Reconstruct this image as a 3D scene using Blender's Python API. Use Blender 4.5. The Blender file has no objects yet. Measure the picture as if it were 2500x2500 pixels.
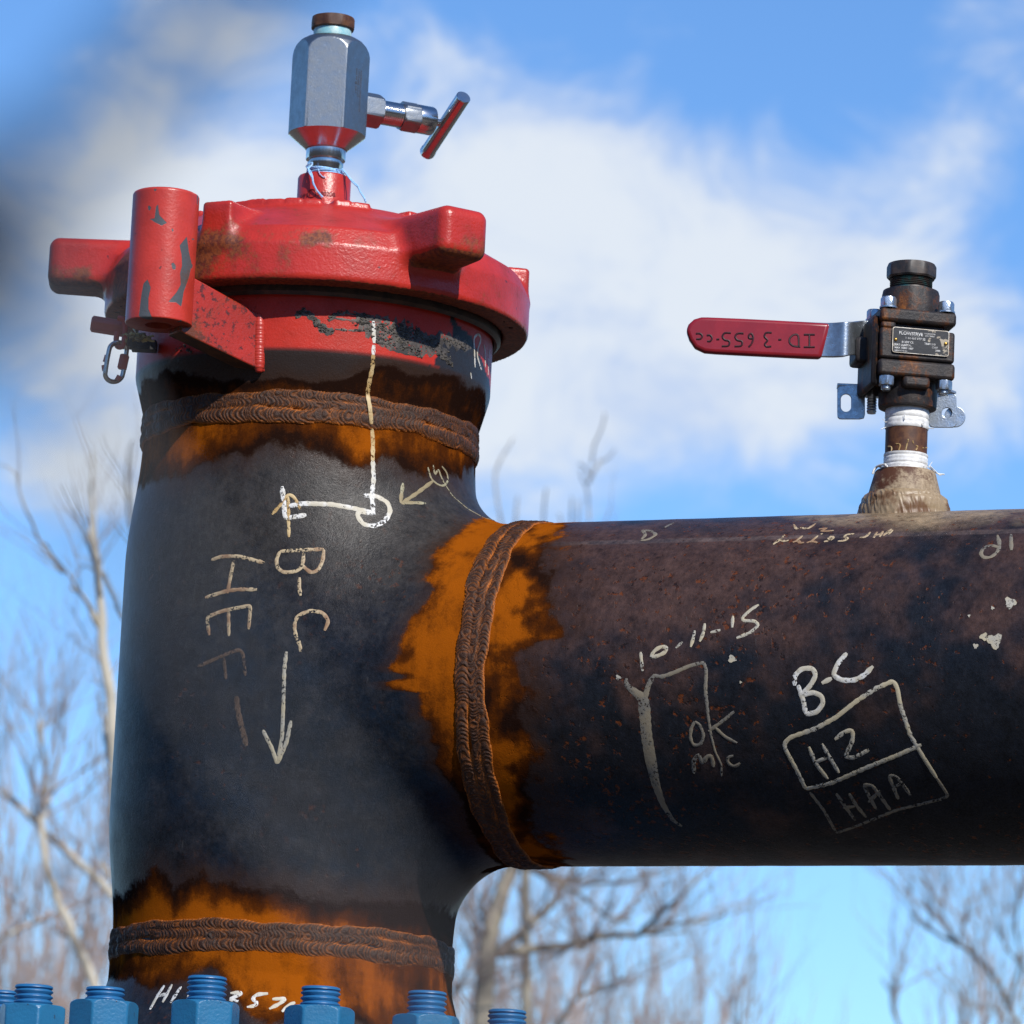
import bpy, math, random
import numpy as np
from mathutils import Matrix, Vector
R_ = math.radians
scene = bpy.context.scene
COL = scene.collection

# ------------------------------------------------------------------ camera
CAMP = np.array([0.422924, -5.858396, -0.910257])
YAW, PITCH, ROLL = -0.0294533, 0.1938917, 0.0465188
FPX = 11984.8                      # focal length in pixels of a 2500 px wide picture
Fv = np.array([math.sin(YAW) * math.cos(PITCH), math.cos(YAW) * math.cos(PITCH), math.sin(PITCH)])
_R = np.array([math.cos(YAW), -math.sin(YAW), 0.0]); _U = np.cross(_R, Fv)
Rv = _R * math.cos(ROLL) + _U * math.sin(ROLL)
Uv = -_R * math.sin(ROLL) + _U * math.cos(ROLL)
cam = bpy.data.cameras.new('camera')
cam.sensor_width = 36.0
cam.lens = FPX / 2500 * 36
cam.clip_start = 0.05
cam.clip_end = 3000
cam.dof.use_dof = True
cam.dof.focus_distance = 5.66
cam.dof.aperture_fstop = 13.5
cam_ob = bpy.data.objects.new('camera', cam)
COL.objects.link(cam_ob)
cam_ob.matrix_world = Matrix(((Rv[0], Uv[0], -Fv[0], CAMP[0]), (Rv[1], Uv[1], -Fv[1], CAMP[1]),
                              (Rv[2], Uv[2], -Fv[2], CAMP[2]), (0, 0, 0, 1)))
scene.camera = cam_ob

CAZ = math.atan2(CAMP[0], -CAMP[1])     # bearing of the camera seen from the pipe, from -Y towards +X
def ray(px, py):
    d = Fv + Rv * ((px - 1250) / FPX) + Uv * ((1250 - py) / FPX)
    return d / np.linalg.norm(d)
def on_y(px, py, Y):
    d = ray(px, py); return CAMP + d * ((Y - CAMP[1]) / d[1])
def on_cyl(px, py, r):
    d = ray(px, py); a = d[0]**2 + d[1]**2; b = CAMP[0]*d[0] + CAMP[1]*d[1]; c = CAMP[0]**2 + CAMP[1]**2 - r*r
    q = b*b - a*c
    t = (-b - math.sqrt(max(q, 0))) / a
    return CAMP + d * t

# ------------------------------------------------------------------ sun, sky, exposure
SUN_AZ, SUN_EL = 28.0, 38.0        # azimuth measured from -Y towards +X
sd = Vector((math.sin(R_(SUN_AZ)) * math.cos(R_(SUN_EL)), -math.cos(R_(SUN_AZ)) * math.cos(R_(SUN_EL)), math.sin(R_(SUN_EL))))
sun = bpy.data.lights.new('sun', 'SUN'); sun.energy = 5.0; sun.angle = R_(0.5); sun.color = (1.0, 0.95, 0.88)
sun_ob = bpy.data.objects.new('sun', sun); COL.objects.link(sun_ob)
sun_ob.rotation_euler = sd.to_track_quat('Z', 'Y').to_euler(); sun_ob.location = (3, -3, 6)
scene.view_settings.view_transform = 'Standard'
scene.view_settings.look = 'None'
scene.view_settings.exposure = 0.0
scene.view_settings.gamma = 1.0
scene.cycles.use_denoising = True
scene.cycles.max_bounces = 8

class G:
    """small node-graph helper"""
    def __init__(s, nt): s.nt = nt; s.N = nt.nodes; s.L = nt.links; s.cache = {}
    def n(s, t, **k):
        o = s.N.new(t)
        for a, b in k.items(): setattr(o, a, b)
        return o
    def put(s, sock, v):
        if v is None: return
        if hasattr(v, 'is_output'): s.L.new(v, sock)
        else: sock.default_value = (tuple(v) + (1,) if sock.type == 'RGBA' and len(v) == 3 else v)
    def m(s, op, a, b=None, c=None, clamp=False):
        o = s.n('ShaderNodeMath', operation=op, use_clamp=clamp)
        s.put(o.inputs[0], a); s.put(o.inputs[1], b); s.put(o.inputs[2], c)
        return o.outputs[0]
    def add(s, *a):
        r = a[0]
        for b in a[1:]: r = s.m('ADD', r, b)
        return r
    def mul(s, a, b): return s.m('MULTIPLY', a, b)
    def ss(s, v, lo, hi):          # smooth step, 0 at lo, 1 at hi
        o = s.n('ShaderNodeMapRange', interpolation_type='SMOOTHSTEP')
        s.put(o.inputs[0], v); o.inputs[1].default_value = lo; o.inputs[2].default_value = hi
        return o.outputs[0]
    def lin(s, v, lo, hi, a, b):
        o = s.n('ShaderNodeMapRange'); s.put(o.inputs[0], v)
        for i, q in enumerate((lo, hi, a, b)): o.inputs[i + 1].default_value = q
        return o.outputs[0]
    def mix(s, f, a, b):
        o = s.n('ShaderNodeMix', data_type='RGBA'); s.put(o.inputs[0], f); s.put(o.inputs[6], a); s.put(o.inputs[7], b)
        return o.outputs[2]
    def co(s, kind='Object', scale=None):
        k = (kind, scale)
        if k not in s.cache:
            o = s.n('ShaderNodeTexCoord').outputs[kind]
            if scale:
                mp = s.n('ShaderNodeMapping'); s.L.new(o, mp.inputs[0]); mp.inputs['Scale'].default_value = scale; o = mp.outputs[0]
            s.cache[k] = o
        return s.cache[k]
    def noise(s, scale, detail=4, rough=0.55, co=None, dist=0.0):
        o = s.n('ShaderNodeTexNoise'); s.put(o.inputs['Vector'], co or s.co())
        o.inputs['Scale'].default_value = scale; o.inputs['Detail'].default_value = detail
        o.inputs['Roughness'].default_value = rough; o.inputs['Distortion'].default_value = dist
        return o.outputs[0]
    def attr(s, name, out='Fac'):
        return s.n('ShaderNodeAttribute', attribute_name=name).outputs[out]
    def bump(s, h, strength, dist):
        o = s.n('ShaderNodeBump'); s.put(o.inputs['Height'], h)
        o.inputs['Strength'].default_value = strength; o.inputs['Distance'].default_value = dist
        return o.outputs[0]

# ---- sky: Nishita atmosphere with a bank of cloud, placed by compass bearing and height
world = bpy.data.worlds.new('World'); scene.world = world; world.use_nodes = True
g = G(world.node_tree); g.N.clear()
sky = g.n('ShaderNodeTexSky', sky_type='NISHITA'); sky.sun_disc = False
sky.sun_elevation = R_(SUN_EL); sky.sun_rotation = R_(180 - SUN_AZ)
sky.air_density = 1.0; sky.dust_density = 0.0; sky.ozone_density = 4.0; sky.altitude = 0
SKYTINT = (0.096, 0.128, 0.160)
base = g.n('ShaderNodeVectorMath', operation='MULTIPLY'); g.L.new(sky.outputs[0], base.inputs[0]); base.inputs[1].default_value = SKYTINT
sep = g.n('ShaderNodeSeparateXYZ'); g.L.new(g.co('Generated'), sep.inputs[0])
az = g.m('ARCTAN2', sep.outputs[0], sep.outputs[1]); el = g.m('ARCSINE', sep.outputs[2])
def azel(px, py):
    d = ray(px, py); return math.atan2(d[0], d[1]), math.asin(d[2])
dens = None
for (px, py, sx, sy, w) in [(420, 900, 420, 330, 1.0), (250, 560, 500, 260, .55), (700, 420, 420, 300, .62), (1250, 560, 330, 330, .85), (1150, 1000, 420, 260, .9),
                            (1700, 640, 420, 280, .95), (1750, 1000, 380, 170, .75), (2150, 760, 330, 230, .9), (2380, 940, 190, 200, .55),
                            (200, 1180, 300, 130, .35), (1500, 330, 300, 110, .42), (1150, 150, 420, 100, .24), (2450, 130, 220, 220, .42), (2330, 380, 200, 120, .3), (1300, 1330, 260, 130, .4), (520, 80, 260, 150, .5)]:
    a0, e0 = azel(px, py)
    da = g.m('DIVIDE', g.m('SUBTRACT', az, a0), sx / FPX); de = g.m('DIVIDE', g.m('SUBTRACT', el, e0), sy / FPX)
    e = g.m('EXPONENT', g.m('MULTIPLY', g.add(g.mul(da, da), g.mul(de, de)), -1.0))
    e = g.mul(e, w); dens = e if dens is None else g.m('ADD', dens, e)
gen = g.co('Generated', (1, 1, 1.5))
nz = g.noise(24, 8, .62, gen, .5); nz2 = g.noise(7, 3, .5, gen)
far = g.ss(g.m('ABSOLUTE', az), 0.16, 0.6)         # away from this bank: scattered cloud by noise alone
dens = g.add(g.mul(g.m('MINIMUM', dens, 1.15), 1.0), g.mul(g.m('SUBTRACT', nz, .5), 1.7), g.mul(far, g.mul(g.m('SUBTRACT', nz2, .66), 3.0)))
cl = g.ss(dens, 0.16, .98)
ccol = g.mix(g.ss(g.add(nz, g.mul(dens, .35)), .45, 1.0), (.52, .64, .88), (.80, .855, .92))
out = g.mix(g.mul(cl, .93), base.outputs[0], ccol)
bg = g.n('ShaderNodeBackground'); g.L.new(out, bg.inputs[0]); bg.inputs[1].default_value = 1.0
wo = g.n('ShaderNodeOutputWorld'); g.L.new(bg.outputs[0], wo.inputs[0])

# ------------------------------------------------------------------ materials
def mat(name):
    m = bpy.data.materials.new(name); m.use_nodes = True
    g = G(m.node_tree); b = g.N['Principled BSDF']
    return m, g, b
def setp(g, b, **k):
    nm = {'col': 'Base Color', 'rough': 'Roughness', 'metal': 'Metallic', 'nor': 'Normal', 'spec': 'Specular IOR Level', 'alpha': 'Alpha', 'coat': 'Coat Weight', 'aniso': 'Anisotropic'}
    for a, v in k.items(): g.put(b.inputs[nm[a]], v)

def make_steel():
    """weathered mill-scale steel; rust / hue / tint fields come from the mesh"""
    m, g, b = mat('weathered_steel')
    big = g.noise(5, 5, .6); mid = g.noise(28, 6, .65); fine = g.noise(140, 5, .7); grain = g.noise(520, 3, .7)
    sv = g.co('Object', (1, 1, .25)); stk = g.noise(60, 4, .6, sv)
    mill = g.mix(g.ss(big, .35, .68), (.0065, .013, .024), (.013, .013, .016))
    mill = g.mix(g.ss(g.add(mid, g.mul(fine, .5)), .62, .95), mill, (.022, .023, .028))
    # tint from the mesh (bare grey metal with sun sheen, brown mill film, tan primer, red paint)
    tc = g.attr('tint', 'Color'); ta = g.attr('tint', 'Alpha')
    tf = g.ss(g.add(ta, g.mul(g.m('SUBTRACT', mid, .5), .5), g.mul(g.m('SUBTRACT', fine, .5), .7)), .1, .9)
    col = g.mix(tf, mill, tc)
    mot = g.noise(48, 7, .72); mot2 = g.noise(190, 4, .75, g.co('Object', (1, 1, .6)))
    vm = g.n('ShaderNodeVectorMath', operation='SCALE'); g.L.new(col, vm.inputs[0])
    g.L.new(g.add(g.lin(mot, .3, .7, .45, 1.25), g.lin(mot2, .3, .7, -.28, .28)), vm.inputs['Scale']); colm = vm.outputs[0]
    col = g.mix(g.ss(ta, 1.2, 1.5), colm, col)
    scr = g.ss(g.noise(16, 2, .5, g.co('Object', (14, 14, .6))), .70, .735)
    col = g.mix(g.mul(g.mul(scr, .35), g.ss(mid, .5, .6)), col, (.07, .068, .066))
    # pits
    pitn = g.noise(105, 3, .6); pits = g.ss(g.add(pitn, g.mul(g.m('SUBTRACT', big, .5), .5), g.mul(g.m('SUBTRACT', fine, .5), .25)), .60, .68)
    pits = g.mul(pits, g.attr('pits'))
    pc = g.mix(g.ss(fine, .45, .62), (.006, .004, .004), (.14, .036, .007))
    col = g.mix(g.mul(pits, .85), col, pc)
    # rust
    r = g.add(g.attr('rust'), g.mul(g.m('SUBTRACT', mid, .5), .022), g.mul(g.m('SUBTRACT', fine, .5), .012))
    halo = g.ss(r, -.026, .004)
    col = g.mix(g.mul(halo, .6), col, (.036, .015, .007))
    rf = g.ss(r, -.003, .0055)
    hue = g.add(g.attr('hue'), g.lin(r, .0, .022, -.42, .0), g.mul(g.m('SUBTRACT', big, .5), .5), g.mul(g.m('SUBTRACT', mot, .5), .55), g.mul(g.m('SUBTRACT', mid, .5), .6), g.mul(g.m('SUBTRACT', stk, .5), .7), g.mul(g.m('SUBTRACT', grain, .5), .35))
    rc = g.mix(g.ss(hue, .05, .55), (.014, .006, .004), (.062, .016, .003))
    rc = g.mix(g.ss(hue, .45, 1.0), rc, (.27, .066, .0035))
    col = g.mix(rf, col, rc)
    rough = g.add(g.lin(mid, .3, .7, .34, .46), g.mul(rf, .34))
    h = g.add(g.mul(grain, .5), g.mul(fine, .6), g.mul(mid, .5), g.mul(pits, -.8), g.mul(rf, .25))
    setp(g, b, col=col, rough=rough, nor=g.bump(h, .35, .0022), spec=g.add(.20, g.mul(rf, -.24), g.mul(g.m('SUBTRACT', grain, .5), .5)))
    return m
STEEL = make_steel()

def make_weld():
    m, g, b = mat('rusty_weld')
    mid = g.noise(60, 5, .65); fine = g.noise(350, 4, .7)
    v = g.add(.06, g.mul(g.attr('crev'), 1.3), g.mul(g.m('SUBTRACT', mid, .5), 1.3), g.mul(g.m('SUBTRACT', fine, .5), .6))
    c = g.mix(g.ss(v, .15, .7), (.038, .016, .008), (.12, .038, .008))
    c = g.mix(g.ss(v, .7, 1.1), c, (.34, .095, .008))
    c = g.mix(g.mul(g.ss(g.noise(35, 3), .55, .72), .7), c, (.040, .028, .022))
    setp(g, b, col=c, rough=.55, nor=g.bump(g.add(fine, mid), .7, .0018), spec=.30)
    return m
WELD = make_weld()

def make_paint(name, col, dirt=(.035, .014, .006), chips=(.075, .08, .085), chip_amt=.0, mottle=0.0, rust_amt=.5, rough=.32, orange=.6, dark=None):
    m, g, b = mat(name)
    mid = g.noise(22, 6, .65); fine = g.noise(170, 4, .65); peel = g.noise(330, 2, .5); big = g.noise(7, 4, .6)
    c = g.mix(g.ss(mid, .3, .7), col, dark or tuple(x * .72 for x in col))
    c = g.mix(g.mul(g.ss(fine, .62, .72), .25), c, tuple(min(1, x * 1.3 + .02) for x in col))
    # rust bleeding through and darkened undersides, gathered where the mesh says so
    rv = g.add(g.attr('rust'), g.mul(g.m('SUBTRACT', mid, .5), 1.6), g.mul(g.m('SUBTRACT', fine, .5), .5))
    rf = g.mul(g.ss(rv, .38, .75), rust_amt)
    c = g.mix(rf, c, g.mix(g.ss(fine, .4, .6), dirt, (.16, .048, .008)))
    if mottle:
        mo = g.ss(g.add(g.noise(120, 4, .7), g.mul(g.m('SUBTRACT', big, .5), .6)), .50, .58)
        c = g.mix(g.mul(mo, mottle), c, (.035, .012, .010))
        c = g.mix(g.mul(g.ss(g.noise(14, 3), .52, .70), .6), c, (.14, .045, .012))
    sp = g.ss(g.noise(95, 3, .6), .70, .73)
    c = g.mix(g.mul(sp, .8), c, (.03, .02, .02))
    if chip_amt:
        cv = g.add(g.noise(16, 5, .62, g.co('Object', (1, 1, .55))), g.mul(g.m('SUBTRACT', fine, .5), .10))
        cf = g.m('MAXIMUM', g.ss(cv, .64 - chip_amt, .648 - chip_amt), g.ss(g.add(g.attr('chip'), g.mul(g.m('SUBTRACT', mid, .5), .25), g.mul(g.m('SUBTRACT', fine, .5), .15)), .24, .28))
        c = g.mix(cf, c, g.mix(g.ss(mid, .55, .7), chips, (.10, .05, .03)))
    else: cf = 0.0
    h = g.add(g.mul(peel, orange), g.mul(fine, orange * .8), g.mul(mid, .4), g.mul(cf, -.6))
    setp(g, b, col=c, rough=g.add(rough, g.mul(rf, .35), g.mul(g.m('SUBTRACT', mid, .5), .2)), nor=g.bump(h, .32, .0022), spec=.5)
    return m
RED = make_paint('red_enamel', (.48, .028, .017), rust_amt=.85, rough=.34, orange=.6)
RED_CHIP = make_paint('chipped_red_enamel', (.52, .042, .026), chip_amt=-.12, rust_amt=.5, rough=.36, orange=.35)
RED_WORN = make_paint('worn_red_enamel', (.40, .024, .012), dirt=(.07, .03, .02), mottle=.8, rust_amt=.9, rough=.36, orange=.4, chips=(.10, .035, .02))
BLUE = make_paint('blue_coating', (.016, .130, .31), rust_amt=.0, rough=.42, orange=.3, dark=(.014, .105, .26))
BLUE_NUT = make_paint('pale_blue_coating', (.018, .155, .31), rust_amt=.05, rough=.38, orange=.4, dark=(.018, .125, .26), chip_amt=-.035, chips=(.22, .33, .40))

def make_metal(name, col, rough=.25, streak=0.15, bumpy=.15, scale=(1, 1, 1), speck=0.0, metal=1.0):
    m, g, b = mat(name)
    co = g.co('Object', scale)
    n1 = g.noise(90, 5, .7, co); n2 = g.noise(600, 3, .6, co)
    c = g.mix(g.ss(n1, .3, .7), col, tuple(x * (1 - streak) for x in col))
    if speck: c = g.mix(g.mul(g.ss(g.noise(260, 3, .7), .62, .7), speck), c, (.9, .9, .9))
    setp(g, b, col=c, metal=metal, rough=g.add(rough, g.mul(g.m('SUBTRACT', n1, .5), .25)), nor=g.bump(g.add(n1, n2), bumpy, .0006))
    return m
STAINLESS = make_metal('turned_stainless', (.62, .62, .62), .20, .15, .08)
HEXSTEEL = make_metal('drawn_stainless_bar', (.36, .38, .39), .40, .18, .22, speck=.22)
ZINC = make_metal('zinc_plate', (.52, .58, .64), .30, .35, .35, metal=.9)
CHROME = make_metal('bright_link_steel', (.55, .54, .50), .22, .2, .2)

def make_valve_iron():
    m, g, b = mat('rusty_valve_iron')
    mid = g.noise(45, 6, .65); fine = g.noise(260, 4, .7); sv = g.noise(55, 5, .6, g.co('Object', (1, 1, .4)))
    c = g.mix(g.ss(mid, .4, .6), (.011, .010, .012), (.030, .022, .019))
    v = g.add(sv, g.mul(g.m('SUBTRACT', fine, .5), .35), g.mul(g.m('SUBTRACT', mid, .5), .5))
    c = g.mix(g.ss(v, .53, .62), c, (.070, .024, .008))
    c = g.mix(g.ss(v, .62, .76), c, (.21, .070, .010))
    setp(g, b, col=c, rough=.55, nor=g.bump(g.add(mid, fine), .4, .0015), spec=.4)
    return m
IRON = make_valve_iron()

def flat(name, c1, c2=None, rough=.6, sc=60, bump=.2, lo=.4, hi=.6, metal=0.0, dist=.001):
    m, g, b = mat(name)
    n = g.noise(sc, 5, .65)
    setp(g, b, col=g.mix(g.ss(n, lo, hi), c1, c2 or c1), rough=rough, metal=metal, nor=g.bump(n, bump, dist))
    return m
BROWN = flat('brown_rust_film', (.060, .020, .008), (.115, .045, .015), .6, 90)
PLUGM = flat('dark_plug_iron', (.022, .020, .020), (.050, .035, .028), .5, 70)
TAPE_W = flat('white_thread_tape', (.80, .80, .78), (.62, .62, .60), .5, 120, .3)
TAPE_B = flat('pale_blue_thread_tape', (.22, .48, .55), (.45, .62, .62), .4, 80, .5, .35, .65)
TAPE_T = flat('teal_thread_sealant', (.02, .09, .09), (.05, .035, .03), .5, 60, .4)
TWINE = flat('light_blue_twine', (.20, .45, .78), (.38, .62, .88), .6, 500, .4)
GRIPR = flat('dark_red_vinyl_grip', (.26, .012, .020), (.22, .010, .018), .30, 30, .06)
GUNK = flat('dried_black_tar', (.030, .027, .024), (.15, .13, .10), .42, 220, 1.0, .45, .7, dist=.004)
STRAW = flat('straw_debris', (.45, .38, .16), (.16, .12, .05), .7, 120, .4)
RUBBER = flat('black_rubber', (.012, .012, .013), (.03, .03, .03), .6, 80)
INK = flat('black_marker_ink', (.030, .006, .009), (.07, .008, .012), .5, 200, lo=.5, hi=.7)
ENGR = flat('etched_grey', (.06, .065, .07), (.10, .10, .11), .5, 300)
REDINK = flat('red_embossing', (.20, .008, .008), (.12, .006, .006), .4, 300)
PLATEB = flat('black_nameplate_enamel', (.012, .012, .013), (.35, .30, .22), .35, 55, .2, .60, .64)
PLATER = flat('nameplate_bare_edge', (.62, .58, .50), (.38, .33, .26), .4, 80, metal=.5)
WHITE_T = flat('nameplate_lettering', (.62, .62, .60), (.30, .30, .30), .5, 160)
BRASS = flat('brass_rivet', (.45, .28, .06), (.3, .16, .04), .3, 200, metal=.8)
TAN = None
def make_tan():
    m, g, b = mat('tan_primer_and_rust')
    mid = g.noise(26, 5, .6); fine = g.noise(220, 4, .7)
    c = g.mix(g.ss(fine, .35, .65), (.36, .27, .17), (.22, .155, .09))
    z = g.n('ShaderNodeSeparateXYZ'); g.L.new(g.co(), z.inputs[0])
    v = g.add(mid, g.mul(g.m('SUBTRACT', z.outputs[2], .235), 7.0), g.mul(g.m('SUBTRACT', fine, .5), .25), g.mul(g.m('SUBTRACT', z.outputs[0], .712), -5.0))
    c = g.mix(g.ss(v, .52, .68), c, (.075, .024, .006))
    setp(g, b, col=c, rough=.6, nor=g.bump(g.add(mid, fine), .35, .0015))
    return m
TAN = make_tan()
TANWELD = flat('tan_weld_metal', (.30, .22, .13), (.13, .065, .025), .45, 38, .35, .42, .62)

def make_chalk(name, c1, c2, lo=.42, hi=.6, alpha=.96):
    m, g, b = mat(name)
    mid = g.noise(35, 4, .6); fine = g.noise(300, 4, .7)
    a = g.ss(g.add(fine, g.mul(g.m('SUBTRACT', mid, .5), .6)), .36, .45)
    setp(g, b, col=g.mix(g.ss(mid, lo, hi), c1, c2), rough=.6, alpha=g.mul(a, alpha), nor=g.bump(fine, .3, .001))
    return m
CH_W = make_chalk('white_paint_marker', (.66, .66, .64), (.50, .46, .36))
CH_Y = make_chalk('rust_stained_marker', (.42, .27, .10), (.55, .42, .22))
CH_T = make_chalk('tan_marker', (.46, .36, .22), (.26, .15, .08))
CH_F = make_chalk('faded_marker', (.16, .10, .065), (.09, .055, .035), alpha=.6)
CH_G = make_chalk('dusty_yellow_marker', (.30, .28, .18), (.24, .19, .10))
CH_B = make_chalk('pale_marker', (.40, .38, .32), (.46, .40, .27))
CH_D = make_chalk('dull_marker', (.15, .14, .12), (.20, .17, .12))

def make_bark(name, c1, c2, lo, hi):
    m, g, b = mat(name)
    n = g.noise(5, 5, .6, g.co('Object', (1, 1, .45)))
    setp(g, b, col=g.mix(g.ss(n, lo, hi), c1, c2), rough=.8, nor=g.bump(n, .3, .01))
    return m
BARK_PALE = make_bark('pale_patchy_bark', (.17, .15, .125), (.52, .47, .37), .40, .53)
BARK_GREY = make_bark('grey_brown_bark', (.10, .088, .075), (.30, .265, .20), .40, .62)
TWIG = make_bark('brown_twigs', (.22, .17, .145), (.34, .26, .22), .4, .6)
TWIG_RED = make_bark('reddish_twigs', (.30, .21, .18), (.42, .33, .27), .4, .6)
GALV = flat('galvanised_wire', (.10, .11, .12), (.14, .15, .16), .5, 300)
FENCE = flat('black_coated_wire', (.010, .014, .022), (.016, .020, .030), .4, 300)
GROUND = flat('gravel', (.12, .10, .075), (.06, .05, .04), .9, 9, .4, .35, .7, dist=.02)

# ------------------------------------------------------------------ mesh helpers
def new_obj(name, me, mt, parent=None, smooth=True):
    if mt is not None: me.materials.append(mt)
    if smooth: me.polygons.foreach_set('use_smooth', np.ones(len(me.polygons), bool))
    o = bpy.data.objects.new(name, me); COL.objects.link(o)
    if parent is not None: o.parent = parent
    return o
def mesh(name, V, Fq, mt, parent=None, smooth=True, attrs=None):
    V = np.asarray(V, dtype=np.float64)
    me = bpy.data.meshes.new(name)
    if isinstance(Fq, np.ndarray):
        k = Fq.shape[1]
        me.vertices.add(len(V)); me.vertices.foreach_set('co', V.ravel())
        me.loops.add(Fq.size); me.loops.foreach_set('vertex_index', Fq.ravel().astype(np.int32))
        me.polygons.add(len(Fq)); me.polygons.foreach_set('loop_start', np.arange(0, Fq.size, k, dtype=np.int32))
        me.update(calc_edges=True)
    else:
        me.from_pydata([tuple(v) for v in V], [], [tuple(f) for f in Fq]); me.update()
    for n, (ty, d) in (attrs or {}).items():
        a = me.attributes.new(n, ty, 'POINT')
        a.data.foreach_set('color' if ty == 'FLOAT_COLOR' else 'value', np.asarray(d, dtype=np.float32).ravel())
    return new_obj(name, me, mt, parent, smooth)
def empty(name, loc=(0, 0, 0), label=None, cat=None, group=None):
    o = bpy.data.objects.new(name, None); COL.objects.link(o); o.location = loc; o.empty_display_size = .05
    tag(o, label, cat, group); return o
def tag(o, label=None, cat=None, group=None, kind=None):
    for k, v in (('label', label), ('category', cat), ('group', group), ('kind', kind)):
        if v: o[k] = v
    return o
def frame(axis, ref=(0, 0, 1)):
    a = np.array(axis, float); a /= np.linalg.norm(a)
    r = np.array(ref, float)
    if abs(a @ r) > .95: r = np.array((0.0, -1.0, 0.0))
    u = np.cross(r, a); u /= np.linalg.norm(u); v = np.cross(a, u)
    return u, v, a
def gridfaces(nr, nc, wrap=True):
    i = np.arange(nr - 1)[:, None]; j = np.arange(nc if wrap else nc - 1)[None, :]; j2 = (j + 1) % nc
    return np.stack([i * nc + j, i * nc + j2, (i + 1) * nc + j2, (i + 1) * nc + j], -1).reshape(-1, 4)
class MB:
    """collects pieces into one mesh"""
    def __init__(s): s.V = []; s.F = []; s.n = 0
    def raw(s, V, F):
        s.V.append(np.asarray(V, float)); s.F += [tuple(int(q) + s.n for q in f) for f in F]; s.n += len(V); return s
    def lathe(s, prof, o=(0, 0, 0), axis=(0, 0, 1), n=48, hexr=None, hexrot=0.0, caps=True, ref=(0, 0, 1), sides=6):
        """prof: [(r, t)...]; hexr: apothem of a polygonal bar that trims the turned shape"""
        u, v, a = frame(axis, ref) if tuple(axis) != (0, 0, 1) else (np.array((1., 0, 0)), np.array((0, 1., 0)), np.array((0, 0, 1.)))
        o = np.array(o, float); th = np.linspace(0, 2 * np.pi, n, endpoint=False) + hexrot
        rows = []
        for r, t in prof:
            rr = np.full(n, float(r))
            if hexr:
                ph = (th - hexrot + np.pi / sides) % (2 * np.pi / sides) - np.pi / sides
                rr = np.minimum(rr, hexr / np.cos(ph))
            rows.append(o + a * t + np.cos(th)[:, None] * rr[:, None] * u + np.sin(th)[:, None] * rr[:, None] * v)
        V = np.concatenate(rows); F = gridfaces(len(prof), n).tolist()
        if caps: F += [list(range(n))[::-1], list(range((len(prof) - 1) * n, len(prof) * n))]
        return s.raw(V, F)
    def tube(s, pts, rad, n=8, caps=True):
        P = np.array(pts, float); rad = np.full(len(P), rad) if np.isscalar(rad) else np.array(rad, float)
        T = np.gradient(P, axis=0); T /= np.linalg.norm(T, axis=1)[:, None] + 1e-12
        u, v, _ = frame(T[0]); rows = []; th = np.linspace(0, 2 * np.pi, n, endpoint=False)
        for p, t, r in zip(P, T, rad):
            u = u - t * (u @ t); u /= np.linalg.norm(u) + 1e-12; v = np.cross(t, u)
            rows.append(p + r * (np.cos(th)[:, None] * u + np.sin(th)[:, None] * v))
        F = gridfaces(len(P), n).tolist()
        if caps: F += [list(range(n))[::-1], list(range((len(P) - 1) * n, len(P) * n))]
        return s.raw(np.concatenate(rows), F)
    def prism(s, poly, o, ex, ey, ez, h):
        """poly in (ex,ey) plane, extruded by h along ez"""
        o, ex, ey, ez = (np.array(q, float) for q in (o, ex, ey, ez)); n = len(poly)
        A = np.array([o + ex * p[0] + ey * p[1] for p in poly]); V = np.concatenate([A, A + ez * h])
        F = [list(range(n))[::-1], list(range(n, 2 * n))] + [[i, (i + 1) % n, (i + 1) % n + n, i + n] for i in range(n)]
        return s.raw(V, F)
    def box(s, c, ex, ey, ez, sx, sy, sz):
        return s.prism([(-sx / 2, -sy / 2), (sx / 2, -sy / 2), (sx / 2, sy / 2), (-sx / 2, sy / 2)], np.array(c, float) - np.array(ez, float) * sz / 2, ex, ey, ez, sz)
    def build(s, name, mt, parent=None, smooth=True, bevel=0.0, seg=2, ang=40):
        V = np.concatenate(s.V); me = bpy.data.meshes.new(name)
        me.from_pydata(V.tolist(), [], s.F); me.update()
        o = new_obj(name, me, mt, parent, smooth)
        if bevel:
            b = o.modifiers.new('bevel', 'BEVEL'); b.width = bevel; b.segments = seg; b.limit_method = 'ANGLE'; b.angle_limit = R_(35)
        if smooth:
            me.attributes.new('sharp_edge', 'BOOLEAN', 'EDGE') if 'sharp_edge' not in me.attributes else None
            me.set_sharp_from_angle(angle=R_(ang)) if hasattr(me, 'set_sharp_from_angle') else None
        return o

_rng = np.random.default_rng(7)
_T = _rng.random(4096)
def vnoise(P, seed=0):
    P = np.asarray(P, float); I = np.floor(P).astype(np.int64); f = P - I; f = f * f * (3 - 2 * f)
    def h(dx, dy, dz):
        k = (I[..., 0] + dx) * 73856093 ^ (I[..., 1] + dy) * 19349663 ^ (I[..., 2] + dz) * 83492791 ^ (seed * 2654435)
        return _T[k % 4096]
    r = 0
    for dx in (0, 1):
        for dy in (0, 1):
            for dz in (0, 1):
                w = (f[..., 0] if dx else 1 - f[..., 0]) * (f[..., 1] if dy else 1 - f[..., 1]) * (f[..., 2] if dz else 1 - f[..., 2])
                r = r + w * h(dx, dy, dz)
    return r
def fbm(P, o=4, seed=0):
    r = 0; a = .5; t = 0
    for i in range(o): r = r + a * vnoise(np.asarray(P) * 2**i, seed + i); t += a; a *= .5
    return r / t - .5
def sstep(x, a, b):
    t = np.clip((x - a) / (b - a), 0, 1); return t * t * (3 - 2 * t)

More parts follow.
